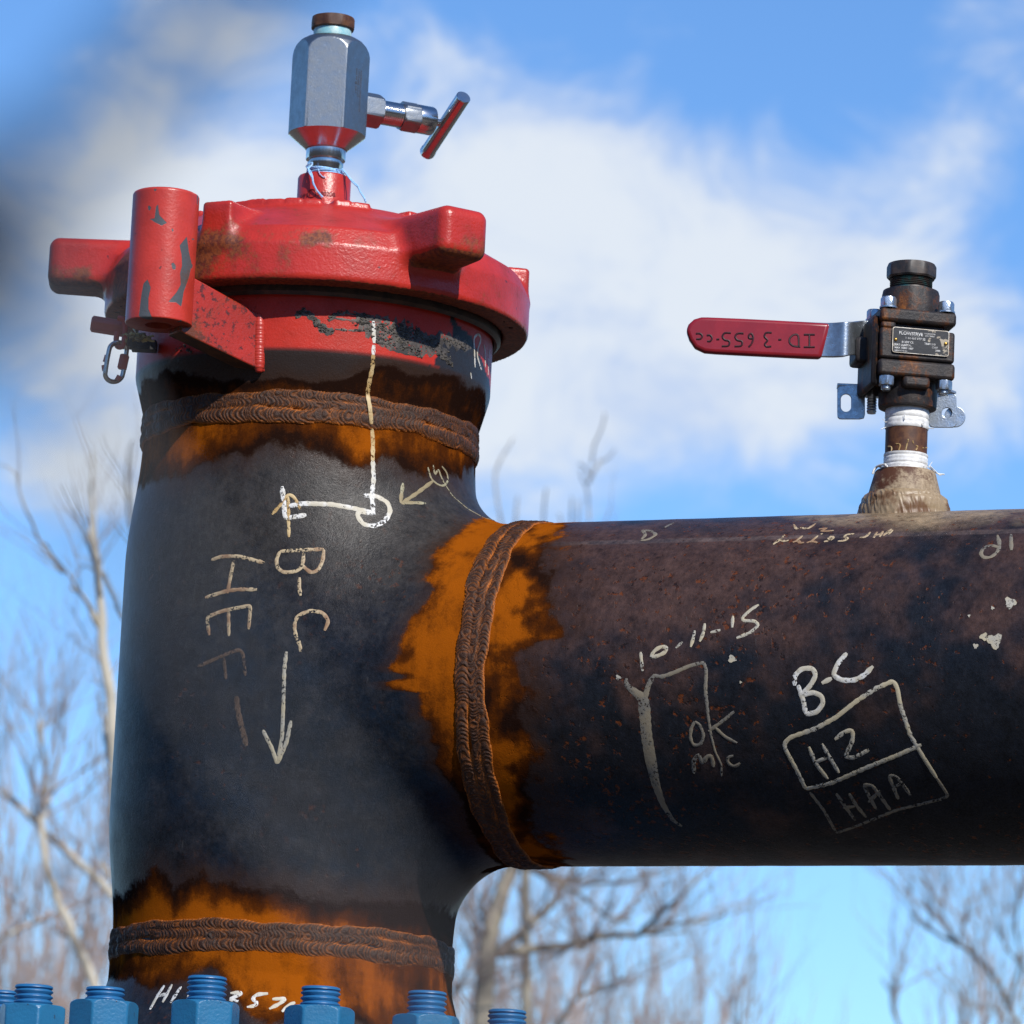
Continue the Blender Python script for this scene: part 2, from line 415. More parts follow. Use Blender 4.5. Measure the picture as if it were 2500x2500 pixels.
def surface_nets(f, lo, hi, h):
    lo = np.array(lo); n = np.ceil((np.array(hi) - lo) / h).astype(int) + 1
    ax = [lo[i] + np.arange(n[i]) * h for i in range(3)]
    P = np.stack(np.meshgrid(*ax, indexing='ij'), -1)
    D = np.empty(P.shape[:3])
    for i in range(0, n[0], 16): D[i:i + 16] = f(P[i:i + 16])
    S = D < 0
    c = sum(S[a:n[0] - 1 + a, b:n[1] - 1 + b, d:n[2] - 1 + d].astype(int) for a in (0, 1) for b in (0, 1) for d in (0, 1))
    act = (c > 0) & (c < 8); idx = -np.ones(act.shape, int); cells = np.argwhere(act); idx[act] = np.arange(len(cells))
    acc = np.zeros((len(cells), 3)); cnt = np.zeros(len(cells))
    i, j, k = cells.T
    for ax_ in range(3):
        o = [q for q in range(3) if q != ax_]
        for a in (0, 1):
            for b in (0, 1):
                d = [0, 0, 0]; d[o[0]] = a; d[o[1]] = b; e = list(d); e[ax_] = 1
                d0 = D[i + d[0], j + d[1], k + d[2]]; d1 = D[i + e[0], j + e[1], k + e[2]]
                m = (d0 < 0) != (d1 < 0); t = np.where(m, d0 / np.where(m, d0 - d1, 1), 0)
                p = np.array(d, float)[None] + 0 * acc; p[:, ax_] += t
                acc[m] += p[m]; cnt[m] += 1
    V = lo + (cells + acc / cnt[:, None]) * h
    Fs = []
    for ax_ in range(3):
        o = [(ax_ + 1) % 3, (ax_ + 2) % 3]
        sl0 = [slice(None)] * 3; sl1 = [slice(None)] * 3; sl0[ax_] = slice(0, -1); sl1[ax_] = slice(1, None)
        A, B = S[tuple(sl0)], S[tuple(sl1)]
        E = np.argwhere(A != B); E = E[(E[:, o[0]] > 0) & (E[:, o[1]] > 0) & (E[:, o[0]] < n[o[0]] - 1) & (E[:, o[1]] < n[o[1]] - 1)]
        def ci(a, b):
            q = E.copy(); q[:, o[0]] -= a; q[:, o[1]] -= b; return idx[q[:, 0], q[:, 1], q[:, 2]]
        Q = np.stack([ci(1, 1), ci(0, 1), ci(0, 0), ci(1, 0)], 1)
        fl = A[tuple(E.T)]; Q[~fl] = Q[~fl][:, ::-1]; Fs.append(Q)
    Fq = np.concatenate(Fs); Fq = Fq[(Fq >= 0).all(1)]
    e = h * .05
    for _ in range(3):
        d = f(V); gr = np.stack([(f(V + np.eye(3)[q] * e) - d) / e for q in range(3)], 1)
        V = V - np.clip(d, -h, h)[:, None] * gr / (np.sum(gr * gr, 1)[:, None] + 1e-6)
    return V, Fq

# ------------------------------------------------------------------ pipework shapes
PHI = .3528628
BD = np.array([math.cos(PHI), -math.sin(PHI), 0.0]); BN = np.array([math.sin(PHI), math.cos(PHI), 0.0])   # along the branch, and across (away from viewer)
RP = .2032
def run_radius(z):
    z = np.asarray(z, float)
    body = RP + .0125 * sstep(-np.abs(z), -.300, -.150)
    neck = np.interp(z, [.30, .336, .378, .384, .50], [RP, .2045, .2160, .2170, .2170])
    low = np.interp(-z, [.30, .331, .352, .393, .425, .45], [RP, .2050, .2055, .217, .236, .26])
    return np.where(z > .305, neck, np.where(z < -.305, low, body))
def tee_sdf(P):
    z = P[..., 2]; a = np.hypot(P[..., 0], P[..., 1]) - run_radius(np.clip(z, -.305, .305))
    s = P @ BD; q = P @ BN; b = np.sqrt(q * q + z * z + (1.25 * np.minimum(s - .12, 0))**2) - (RP + .004 * sstep(-s, -.300, -.2))
    r = .066
    return np.maximum(r, np.minimum(a, b)) - np.hypot(np.maximum(r - a, 0), np.maximum(r - b, 0))
def tee_closed(P):
    return np.maximum(np.maximum(tee_sdf(P), np.abs(P[..., 2]) - .308), (P @ BD) - .308)
WT, WB, WS = .317, -.312, .309       # weld centres (run top, run bottom, branch)
def weld_h(u, hw=.0195): return .0042 * np.sqrt(np.clip(1 - (u / hw)**2, 0, 1))
def trace_sdf(P):
    z = P[..., 2]; s = P @ BD; q = P @ BN
    run = np.hypot(P[..., 0], P[..., 1]) - run_radius(z) - weld_h(z - WT) - weld_h(z - WB)
    br = np.maximum(np.hypot(q, z) - RP - weld_h(s - WS), .29 - s)
    mid = np.maximum(np.maximum(tee_sdf(P), np.abs(z) - .305), s - .31)
    return np.minimum(np.minimum(run, br), mid)
def trace(px, py):
    """points of the pipework seen along these lines of sight"""
    px = np.atleast_1d(np.asarray(px, float)); py = np.atleast_1d(np.asarray(py, float))
    D = Fv + Rv * ((px - 1250) / FPX)[:, None] + Uv * ((1250 - py) / FPX)[:, None]; D /= np.linalg.norm(D, axis=1)[:, None]
    t = np.full(len(D), 5.0)
    for _ in range(140): t += np.clip(trace_sdf(CAMP + D * t[:, None]), -.05, .1) * .6
    return CAMP + D * t[:, None]
def snormal(P, e=4e-4):
    d = trace_sdf(P); n = np.stack([trace_sdf(P + np.eye(3)[q] * e) - d for q in range(3)], 1)
    return n / (np.linalg.norm(n, axis=1)[:, None] + 1e-12)
def c5(*p): return [(250 + x / 1.932, 900 + y / 1.932) for x, y in p]
def c6(*p): return [(1000 + x / 2.033, 1200 + y / 2.033) for x, y in p]
def c7(*p): return [(1700 + x / 2.034, 1200 + y / 2.034) for x, y in p]
def c8(*p): return [(x / 1.486, 2050 + y / 1.486) for x, y in p]
def cM(*p): return [(1500 + x / 2.034, 1550 + y / 2.034) for x, y in p]
def cT(*p): return [(1700 + x / 2.415, 1200 + y / 2.415) for x, y in p]
def cH(*p): return [(300 + x / 3.864, 2200 + y / 3.864) for x, y in p]
def c3(*p): return [(700 + x / 3.22, 400 + y / 3.22) for x, y in p]
def c1(*p): return [(600 + x / 3.22, y / 3.22) for x, y in p]
def c2(*p): return [(100 + x / 3.22, 400 + y / 3.22) for x, y in p]
def c4(*p): return [(1650 + x / 2.576, 600 + y / 2.576) for x, y in p]

# stain borders, as z(angle) round the run and s(angle) along the branch
def bnd(pts, kind):
    P = trace(*np.array(pts).T)
    if kind == 'run': a = np.arctan2(P[:, 0], -P[:, 1]); v = P[:, 2]
    else: a = np.arctan2(P @ -BN, P[:, 2]); v = P @ BD
    o = np.argsort(a); return a[o], v[o]
B_TOP = bnd(c5((330, 500), (390, 520), (480, 440), (570, 400), (640, 390), (680, 430), (720, 400), (780, 345), (870, 355), (920, 350), (1000, 385), (1100, 400), (1130, 440),
               (1220, 468), (1280, 430), (1320, 395), (1400, 440), (1430, 490), (1490, 500), (1560, 480), (1620, 505), (1700, 505), (1745, 490)), 'run')
B_BOT = bnd(c8((450, 200), (490, 165), (530, 130), (570, 118), (600, 130), (630, 185), (680, 150), (740, 128), (770, 175), (850, 160), (900, 190), (1000, 180), (1060, 190),
               (1100, 215), (1200, 225), (1350, 235), (1450, 228), (1540, 240)), 'run')
B_TEE = bnd(c5((1800, 705), (1660, 790), (1570, 860), (1540, 910), (1553, 940), (1512, 990), (1550, 1035), (1520, 1110), (1440, 1200), (1405, 1280), (1390, 1350), (1330, 1420), (1325, 1480), (1345, 1512), (1380, 1515),
               (1400, 1470), (1440, 1450), (1480, 1520), (1490, 1580), (1485, 1625), (1550, 1680), (1542, 1760), (1575, 1820), (1560, 1860)) + c6((130, 1270), (160, 1400), (235, 1500), (340, 1750), (430, 1840)), 'br')
B_BR = bnd(c6((735, 168), (690, 205), (640, 300), (690, 390), (660, 500), (600, 600), (640, 640), (690, 720), (540, 760), (450, 800), (480, 880), (500, 1000), (520, 1100), (490, 1200), (560, 1300), (570, 1400), (610, 1700), (720, 1835)), 'br')
def fields(P):
    """rust (signed metres inside a stain), hue (0 dark .. 1 bright orange), tint rgba, pits"""
    z = P[:, 2]; s = P @ BD; q = P @ -BN; az = np.arctan2(P[:, 0], -P[:, 1]); psi = np.arctan2(q, z)
    n1 = fbm(P * 9, 4, 3); n2 = fbm(P * 30, 4, 5); n3 = fbm(P * np.array([26, 26, 5.]), 4, 9)
    jag = fbm(np.stack([np.cos(az) * 8, np.sin(az) * 8, 0 * az], 1), 3, 5) * .03
    zt = np.interp(az, *B_TOP) - .004 + np.where(np.abs(az) > 1.2, jag, 0)
    zb = np.interp(az, *B_BOT)
    onrun = s < WS
    rust = np.full(len(P), -.05); hue = np.full(len(P), .3)
    d = z - zt; up = (z > .15) & onrun; rust[up] = d[up] * .7; hue[up] = .50 + n3[up] * .9 + np.clip(d[up], 0, .03) * 4
    d = zb - z; dn = (z < -.15) & onrun & (z > -.305); rust[dn] = d[dn] * .6 + .002; hue[dn] = (.30 + np.clip(d[dn], 0, .04) * 16 + n3[dn] * .7) * (1 - .75 * sstep(az[dn], .15, .75)) + .1
    st = np.interp(psi, *B_TEE); d = s - st
    k = onrun & (np.abs(z) < .26) & (s > .02) & (q > -.05)
    kk = k & (d > rust); rust[kk] = d[kk]; hue[kk] = 1.0 + n1[kk] * .9 + n2[kk] * .6 - .5 * sstep(-z[kk], .02, .2)
    sb = np.interp(psi, *B_BR); d = sb - s; k = ~onrun
    d = d + n2 * .055 + fbm(P * 75, 3, 14) * .030
    rust[k] = d[k] * .45 + .007; hue[k] = .60 + n1[k] * 1.8 + n2[k] * 1.4 + np.clip(d[k], 0, .05) * 6
    # loose flakes beyond the branch border
    rust[k] = np.maximum(rust[k], -.012 + .07 * (n2[k] - .12) - np.clip(s[k] - sb[k] - .06, 0, 1) * .5 * (1 + 0 * s[k]))
    hub = z < -.325
    lo = -.362 + fbm(np.stack([az * 3, 0 * az, 0 * az], 1), 3, 21) * .05 - .05 * sstep(az, -.35, .1)
    rust[hub] = (z - lo)[hub]; hue[hub] = .72 + n3[hub] * .9 + n1[hub] * .6
    nk = (z > .325) & onrun
    rust[nk] = (.366 + .5 * 0 + fbm(P[nk] * 11, 4, 31) * .075 - z[nk]); hue[nk] = .22 + n2[nk] * .5
    tint = np.zeros((len(P), 4))
    # tee: bare warm grey upper front with sun sheen painted in, blue-black elsewhere
    gr = sstep(z, -.06, .20) * sstep(az, -1.1, -.35) * onrun
    tint[:, :3] = (.038, .034, .031); tint[:, 3] = gr * .8 + n1 * .25 * gr
    # branch: brown-violet film with slate patches
    br = ~onrun
    mixb = sstep(n1 * 1.2 + n2 * .9 + .22 * (z / RP), -.25, .32)[:, None]
    tint[br, :3] = ((1 - mixb) * np.array((.010, .012, .017)) + mixb * np.array((.066, .036, .029)))[br]
    tint[br, 3] = .75
    seam = br & (np.abs(psi - .70) < .022); tint[seam, :3] = (.11, .075, .065); tint[seam, 3] = .55 + n2[seam]
    # tan primer around the small weld fitting
    dd = np.sqrt(((s - .79) / .15)**2 + ((psi - .30 - .6 * (s - .79)) / .34)**2) + n2 * .7 + n3 * .6
    tan = np.clip(1.15 - dd, 0, 1) * br
    tw_ = np.clip(tan * 1.6, 0, 1)[:, None]; tint[:, :3] = tint[:, :3] * (1 - tw_) + np.array((.30, .215, .13)) * tw_
    # neck: dark film low, red paint high
    red = sstep(z, .3815, .3875)
    redc = np.array((.46, .030, .018)) * (1 + n2[:, None] * .5)
    tint[nk, :3] = (redc * red[:, None] + np.array((.028, .020, .018)) * (1 - red[:, None]))[nk]
    tint[nk, 3] = 1.6
    blk = nk & (az > .83 + n2 * .5) & (z < .425 + n1 * .1 - .10 * (az - 1.2)); tint[blk, :3] = (.020, .022, .028)
    rust[nk & (z > .385)] = -.02
    pits = np.where(onrun, .12 + .25 * (n1 > .1), .9)
    return rust, hue, tint, pits
def fattrs(P):
    r, h, t, p = fields(P)
    return {'rust': ('FLOAT', r), 'hue': ('FLOAT', h), 'tint': ('FLOAT_COLOR', t), 'pits': ('FLOAT', p)}

PIPE = empty('pipeline_tee', (0, 0, -.30), 'rust streaked dark steel pipe tee standing on the blue flange with its branch running right', 'pipework')
def under(o, root):               # parent keeping world place (root has no rotation)
    o.parent = root; o.matrix_parent_inverse = Matrix.Translation(-Vector(root.location)); return o

V, Fq = surface_nets(tee_closed, (-.23, -.33, -.318), (.40, .24, .318), .0042)
tee = under(mesh('tee_body', V, Fq, STEEL, attrs=fattrs(V)), PIPE)

def revolve_grid(name, zs, n, radius, parent, mt=STEEL):
    th = np.linspace(0, 2 * np.pi, n, endpoint=False); Z, T = np.meshgrid(zs, th, indexing='ij'); Rr = radius(Z)
    P = np.stack([Rr * np.sin(T), -Rr * np.cos(T), Z], -1).reshape(-1, 3)
    return under(mesh(name, P, gridfaces(len(zs), n)[:, ::-1].copy() if False else gridfaces(len(zs), n), mt, attrs=fattrs(P)), parent)
hub = revolve_grid('closure_hub', np.linspace(.312, .50, 64), 480, run_radius, PIPE)
tag(hub, 'flared upper pipe end, red painted above bare rusty steel')
low = revolve_grid('weld_neck_hub', np.linspace(-.45, -.306, 50), 440, run_radius, PIPE)
# branch pipe
ss_ = np.concatenate([np.linspace(.306, 1.15, 270), np.linspace(1.2, 4.0, 12)])
th = np.linspace(0, 2 * np.pi, 420, endpoint=False)
S, T = np.meshgrid(ss_, th, indexing='ij')
P = (S[..., None] * BD + RP * np.sin(T)[..., None] * -BN + RP * np.cos(T)[..., None] * np.array((0, 0, 1.))).reshape(-1, 3)
dn_ = fbm(P * 40, 3, 77)[:, None] * .0006
P2 = P + (P - (P @ BD)[:, None] * BD) / RP * dn_
under(mesh('branch_pipe', P2, gridfaces(len(ss_), 420), STEEL, attrs=fattrs(P)), PIPE)
# elbow and leg that carry the far end of the branch to the ground, outside the picture
mb = MB(); e0 = BD * 3.99
mb.tube([e0 + BD * (.6 * math.sin(a)) + np.array((0, 0, -.6 * (1 - math.cos(a)))) for a in np.linspace(0, math.pi / 2, 12)] + [e0 + BD * .6 + np.array((0, 0, -2.2))], RP, 40)
under(mb.build('pipe_elbow', PLUGM), PIPE)

# weld rings: three overlapping rippled passes
def weld_ring(name, centre, axis, u, v, R0, passes, H=.0030, lam=.0052, n=1500, m=46, seed=1, span=None):
    th = np.linspace(0, 2 * np.pi, n, endpoint=False)
    lo = min(c - w for c, w in passes) - .002; hi = max(c + w for c, w in passes) + .002
    t = np.linspace(lo, hi, m); T, TH = np.meshgrid(t, th, indexing='ij')
    hgt = np.full(T.shape, -.0015); cre = np.ones(T.shape)
    for i, (c, w) in enumerate(passes):
        cc = c + .0016 * np.sin(TH * 5 + i * 2 + seed) + .0010 * np.sin(TH * 13 + i + seed * 3) + .0008 * np.sin(TH * 31 + 2 * i)
        ww = w * (1 + .10 * np.sin(TH * 9 + i * 1.7 + seed))
        x = (T - cc) / ww; base = np.where(np.abs(x) < 1, H * (.75 + .25 * i / 2) * np.sqrt(np.clip(1 - x * x, 0, 1)), -.0015)
        nz_ = vnoise(np.stack([TH * 22, TH * 0 + i * 7, TH * 0], -1), seed)
        ph = TH * R0 / lam + nz_ * 2.6 + 1.5 * x * x * (1 if i % 2 else -1) + .35 * x
        fr = ph - np.floor(ph); rip = np.where(fr < .75, fr / .75, (1 - fr) / .25)
        amp = .0017 * (.35 + .9 * vnoise(np.stack([TH * 60, TH * 0 + i * 3, T * 200], -1), seed + 5))
        hh = base + amp * (rip - .5) * (np.abs(x) < 1)
        sel = hh > hgt; hgt = np.where(sel, hh, hgt); cre = np.where(sel, np.clip(np.abs(x)**3 * .65 + (1 - rip)**2 * .55, 0, 1), cre)
    rad = R0 + hgt + .0005 * (vnoise(np.stack([TH * 80, T * 400, TH * 0], -1), 8) - .5)
    c = np.array(centre, float); axis = np.array(axis, float)
    Pm = c + T[..., None] * axis + rad[..., None] * (np.sin(TH)[..., None] * u + np.cos(TH)[..., None] * v)
    return under(mesh(name, Pm.reshape(-1, 3), gridfaces(m, n), WELD, attrs={'crev': ('FLOAT', cre)}), PIPE)
X = np.array((1., 0, 0)); Yn = np.array((0, -1., 0)); Z = np.array((0, 0, 1.))
weld_ring('weld_bead', (0, 0, WT), Z, X, Yn, RP + .0004, [(.0125, .0068), (.0035, .0066), (-.0095, .0095)], seed=1)
weld_ring('weld_bead', (0, 0, WB), Z, X, Yn, RP + .0004, [(.0130, .0068), (.0035, .0068), (-.0095, .0095)], seed=4)
weld_ring('weld_bead', BD * WS, BD, -BN, Z, RP + .0004, [(.0135, .0070), (.003, .0072), (-.0105, .0090)], seed=9, lam=.0066)

def sd_poly(x, y, pts):
    d = np.full(x.shape, 1e9); sgn = np.ones(x.shape); n = len(pts)
    for i in range(n):
        ax_, ay_ = pts[i]; bx, by = pts[i - 1]; ex, ey = bx - ax_, by - ay_; wx, wy = x - ax_, y - ay_
        t = np.clip((wx * ex + wy * ey) / (ex * ex + ey * ey), 0, 1)
        d = np.minimum(d, (wx - ex * t)**2 + (wy - ey * t)**2)
        c1_ = y >= ay_; c2_ = y < by; c3_ = ex * wy > ey * wx
        sgn = np.where((c1_ & c2_ & c3_) | (~c1_ & ~c2_ & ~c3_), -sgn, sgn)
    return sgn * np.sqrt(d)
# ------------------------------------------------------------------ closure bracket: sleeve and gusset welded to the hub
TB = on_cyl(385, 795, .312); TT = on_cyl(408, 475, .312)
tz0, tz1 = TB[2], TT[2]; tcx, tcy = (TB[0] + TT[0]) / 2, (TB[1] + TT[1]) / 2
r = .0392
def project(P):
    d = P - CAMP; z = d @ Fv; return 1250 + FPX * (d @ Rv) / z, 1250 - FPX * (d @ Uv) / z
pr = [(.016, tz0 + .05), (.016, tz0), (r - .0015, tz0)] + [(r, q) for q in np.linspace(tz0 + .0015, tz1 - .003, 150)] + [(r - .001, tz1 - .001), (r - .003, tz1), (.0165, tz1 + .0005), (.016, tz1 - .05)]
nn_ = 240; th = np.linspace(0, 2 * np.pi, nn_, endpoint=False)
Ps = np.concatenate([np.stack([tcx + a * np.sin(th), tcy - a * np.cos(th), np.full(nn_, q)], 1) for a, q in pr])
ux, uy = project(Ps); front = np.cos(np.tile(th, len(pr)) - CAZ) > .05
chip = np.full(len(Ps), -9.0)
for pg in (((1085, 640), (1150, 560), (1168, 690), (1190, 790), (1165, 900), (1125, 1010), (1115, 1085), (1105, 1130), (1060, 1095), (990, 1090), (1060, 1010), (1095, 950), (1090, 860), (1105, 800), (1100, 720)),
           ((830, 430), (890, 425), (900, 330), (925, 310), (935, 400), (1000, 465), (950, 490), (890, 462), (870, 447)), ((835, 330), (855, 318), (872, 345), (855, 378), (838, 360)), ((1020, 510), (1040, 498), (1048, 530), (1030, 545)),
           ((1018, 780), (1045, 772), (1065, 800), (1060, 838), (1030, 830)), ((765, 1200), (780, 1060), (800, 940), (840, 900), (868, 970), (850, 1060), (850, 1140), (885, 1225), (820, 1230)), ((1075, 1225), (1110, 1222), (1112, 1255), (1080, 1255)), ((1180, 580), (1210, 585), (1205, 605), (1182, 600)), ((1222, 240), (1240, 250), (1235, 330), (1222, 320)), ((880, 195), (915, 190), (910, 215), (890, 222)), ((925, 258), (942, 260), (940, 278)), ((1170, 780), (1200, 790), (1190, 830), (1172, 820))):
    q = np.array(c2(*pg)); chip = np.maximum(chip, -sd_poly(ux, uy, [tuple(v) for v in q]))
chip = np.where(front, np.clip(chip / 5, -1, 1) * .5 + .12, -1)
slv = under(mesh('sleeve_tube', Ps, gridfaces(len(pr), nn_), RED_CHIP, attrs={'chip': ('FLOAT', chip), 'rust': ('FLOAT', np.where(Ps[:, 2] < tz0 + .0004, 2.0, 0.0))}), PIPE)  # bottom end face set to the dark brown layer
slv.data.set_sharp_from_angle(angle=R_(50))
A = on_cyl(634, 766, .2165); Bq = on_cyl(632, 908, .2165)
D_ = on_y(472, 668, tcy + .002); C_ = on_y(462, 814, tcy + .002)
A[2], Bq[2] = A[2], Bq[2]
dirp = np.array((A[0] - D_[0], A[1] - D_[1], 0)); dirp /= np.linalg.norm(dirp); nrm = np.cross(Z, dirp)      # to the left/back
if nrm[0] > 0: nrm = -nrm
A2 = A + dirp * .012; B2 = Bq + dirp * .012; D2 = D_ - dirp * .012; C2 = C_ - dirp * .012
A2[2] -= .004; 
mb = MB(); Tt = .030
q = np.array([A2, B2, C2, D2]); mb.raw(np.concatenate([q, q + nrm * Tt]), [(0, 1, 2, 3), (7, 6, 5, 4), (0, 4, 5, 1), (1, 5, 6, 2), (2, 6, 7, 3), (3, 7, 4, 0)])
gus = under(mb.build('gusset_plate', RED_WORN, bevel=.002), PIPE)
gus.data.materials.append(flat('dark_brown_underside', (.035, .014, .007), (.085, .028, .007), .6, 60)); gus.data.polygons[3].material_index = 1  # bottom face darker brown than the rest of the plate
# gusset weld
mb = MB(); nseg = 18; pts = []
for i in range(nseg * 6 + 1):
    t = i / (nseg * 6); p = A * (1 - t) + Bq * t; p = np.array(p)
    rr_ = (.0068 + .0004 * abs(math.sin(math.pi * t * nseg + .8 * math.sin(t * 17)))) * (1 - .45 * abs(2 * t - 1)**6)
    pts.append((p + np.array((.0000, .0025, .0008 * math.sin(t * 40))), rr_))
mb.tube([p for p, _ in pts], [r_ for _, r_ in pts], 14)
under(mb.build('gusset_weld', RED_CHIP), PIPE)

# ------------------------------------------------------------------ closure cap with hammer lugs
def smin(a, b, k):
    h = np.clip(.5 + .5 * (b - a) / k, 0, 1); return b * (1 - h) + a * h - k * h * (1 - h)
def rbox(P, az, r0, r1, w0, w1, z0, z1, rd):
    c, s = math.sin(az), -math.cos(az)
    rr = P[..., 0] * c + P[..., 1] * s; tt = -P[..., 0] * s + P[..., 1] * c; z = P[..., 2]
    tq = np.clip((rr - r0) / (r1 - r0), 0, 1); w = w0 + (w1 - w0) * tq
    qx = np.abs(rr - (r0 + r1) / 2) - (r1 - r0) / 2 + rd; qy = np.abs(tt) - w + rd; qz = np.abs(z - (z0 + z1) / 2) - (z1 - z0) / 2 + rd
    return np.sqrt(np.maximum(qx, 0)**2 + np.maximum(qy, 0)**2 + np.maximum(qz, 0)**2) + np.minimum(np.maximum(np.maximum(qx, qy), qz), 0) - rd
CAPP = [(-.02, .50), (.224, .50), (.229, .458), (.2575, .458), (.2600, .463), (.2600, .503), (.2490, .526), (.165, .5755), (.10, .588), (-.02, .594)]
LUGS = [35, -86, 155]; BOSS = [(-25, .20, .2585), (95, .228, .2575), (215, .20, .2585)]
def cap_sdf(P):
    r = np.hypot(P[..., 0], P[..., 1]); d = sd_poly(r, P[..., 2], CAPP)
    for a in LUGS:
        d = smin(d, rbox(P, R_(a), .17, .331, .046, .032, .490, .5505, .013), .016)
    for a, b0, b1 in BOSS:
        d = smin(d, rbox(P, R_(a), b0, b1, .024, .020, .50, .556 if b0 < .22 else .5475, .005), .014 if b0 < .22 else .008)
    for i, a in enumerate((-31, -24, -16, -8, 0, 12, 20, 45, 60, 75, -60, -75, -100)):
        d = smin(d, rbox(P, R_(a), .150, .172, .0095 + .002 * (i % 3), .011, .57, .5795 + .001 * (i % 2), .003), .004)
    return d
V, Fq = surface_nets(cap_sdf, (-.36, -.34, .452), (.34, .34, .602), .0030)
CAP = empty('closure_cap', (0, 0, .458), 'big red hammer lug closure cap screwed on top of the vertical pipe', 'pipe cap')
az_ = np.arctan2(V[:, 0], -V[:, 1]); rr_ = np.hypot(V[:, 0], V[:, 1])
rust_shade = .28 + .62 * sstep(fbm(V * np.array([7, 7, 3.]), 3, 2), -.05, .22) * sstep(-V[:, 2], -.528, -.505) * sstep(-az_, -.35, .0) + .5 * sstep(-V[:, 2], -.459, -.4575)
rust_shade += .55 * np.exp(-((V[:, 0] - .013)**2 + (V[:, 2] - .512)**2 * 2) / .00045) * (V[:, 1] < 0)
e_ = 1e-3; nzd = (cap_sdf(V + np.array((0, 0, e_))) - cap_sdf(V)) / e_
rust_shade += 1.8 * sstep(-nzd, .4, .8)  # down-facing faces: brown rust that also paints in the shade underneath
rust_shade += .22 * sstep(rr_, .29, .33) * sstep(-V[:, 2], -.52, -.50)
under(mesh('cap_body', V, Fq, RED, attrs={'rust': ('FLOAT', rust_shade)}), CAP)
mb = MB(); mb.lathe([(.0345, .584), (.0335, .592), (.0328, .600), (.0328, .648), (.0315, .6505), (.024, .6505), (.0235, .63)], n=72, caps=False)
under(mb.build('nozzle', RED, bevel=0), CAP)
mb = MB(); mb.lathe([(.2185, .470), (.226, .468), (.2268, .452), (.2225, .448), (.2185, .450)], n=160, caps=False)
under(mb.build('seal_ring', PLUGM), CAP)  # dark iron in place of red, painting in the shade under the cap

# ------------------------------------------------------------------ needle valve on the nozzle
NV = empty('needle_valve', (0, 0, .6505), 'hexagonal stainless bleed valve with a T handle, screwed into the red cap', 'valve')
def dense(prof, k=10):
    o = []
    for (r0, t0), (r1, t1) in zip(prof[:-1], prof[1:]):
        for i in range(k): o.append((r0 + (r1 - r0) * i / k, t0 + (t1 - t0) * i / k))
    return o + [prof[-1]]
hexang = CAZ + R_(-6) - math.pi / 2     # angle of one flat in lathe coordinates
pr = dense([(.0245, .685), (.034, .6937), (.0482, .7052)], 10) + [(.0482, .74), (.0482, .78)] + dense([(.0482, .806), (.0468, .812), (.0438, .818), (.039, .8235), (.0325, .8275), (.025, .829)], 6)
mb = MB(); mb.lathe(pr, n=240, hexr=.0418, hexrot=hexang)
body = under(mb.build('valve_body', HEXSTEEL, ang=22), NV)
mb = MB(); mb.lathe([(.0216, .648), (.0216, .6635), (.0222, .6650), (.0222, .6690), (.0205, .6695), (.0205, .6725), (.0243, .6730), (.0245, .6735), (.0245, .6855)], n=80)
mb.lathe(dense([(.0246, .6852), (.0475, .7045)], 4), n=120, caps=False)
under(mb.build('turned_neck', STAINLESS, ang=30), NV)
mb = MB(); mb.lathe([(.0225, .826), (.0238, .829), (.0236, .839), (.0225, .842)], n=60)
under(mb.build('thread_tape', TAPE_B), NV)
mb = MB(); mb.lathe([(.024, .8405), (.0268, .8415), (.0275, .844), (.0275, .8525), (.0262, .8555), (.018, .8562)], n=96, hexr=.0262, hexrot=hexang + .2, sides=8)
under(mb.build('plug', BROWN, ang=22), NV)
saz = CAZ + R_(114); SDr = np.array((math.sin(saz), -math.cos(saz), 0)); O = np.array((0, 0, .747))
SW = np.array((SDr[1], -SDr[0], 0));
if SW[1] > 0: SW = -SW
mb = MB(); mb.lathe([(.019, .039), (.0224, .0405), (.0224, .066), (.0212, .0685), (.016, .069)], O, SDr, n=120, hexr=.0196, hexrot=math.pi / 6 * 0, ref=(0, 0, 1))
under(mb.build('bonnet_hex', HEXSTEEL, ang=22), NV)
th_prof = []
for i in range(13):
    t = .069 + i * .0027; th_prof += [(.0142, t), (.0153, t + .0008), (.0153, t + .0016), (.0142, t + .0024)]
mb = MB(); mb.lathe(th_prof, O, SDr, n=64)
under(mb.build('threaded_barrel', STAINLESS, ang=60), NV)
mb = MB(); mb.lathe([(.0170, .0985), (.0192, .1005), (.0192, .1195), (.0178, .1215)], O, SDr, n=120, hexr=.0170, ref=(0, 0, 1))
under(mb.build('packing_nut', HEXSTEEL, ang=22), NV)
mb = MB(); mb.lathe([(.0150, .1205), (.0178, .1208), (.0180, .1215), (.0180, .1405), (.0172, .1425), (.0045, .143)], O, SDr, n=80)
under(mb.build('stem_cap', STAINLESS, ang=30), NV)
mb = MB(); mb.lathe([(.0046, .142), (.0046, .170)], O, SDr, n=32)
under(mb.build('stem', STAINLESS), NV)
HB = SW * .0475 + Z * .024; hc = O + SDr * .162
HBn = HB / np.linalg.norm(HB); hl = np.linalg.norm(HB)
mb = MB(); mb.lathe([(.0088, -hl), (.0094, -hl + .0008), (.0094, hl - .0008), (.0086, hl), (.0001, hl + .0001)], hc, HBn, n=56)
mb.lathe([(.0092, -hl - .006), (.0100, -hl - .005), (.0100, -hl + .002), (.0092, -hl + .003)], hc, HBn, n=48, hexr=.0090)
under(mb.build('t_handle', STAINLESS, ang=30), NV)

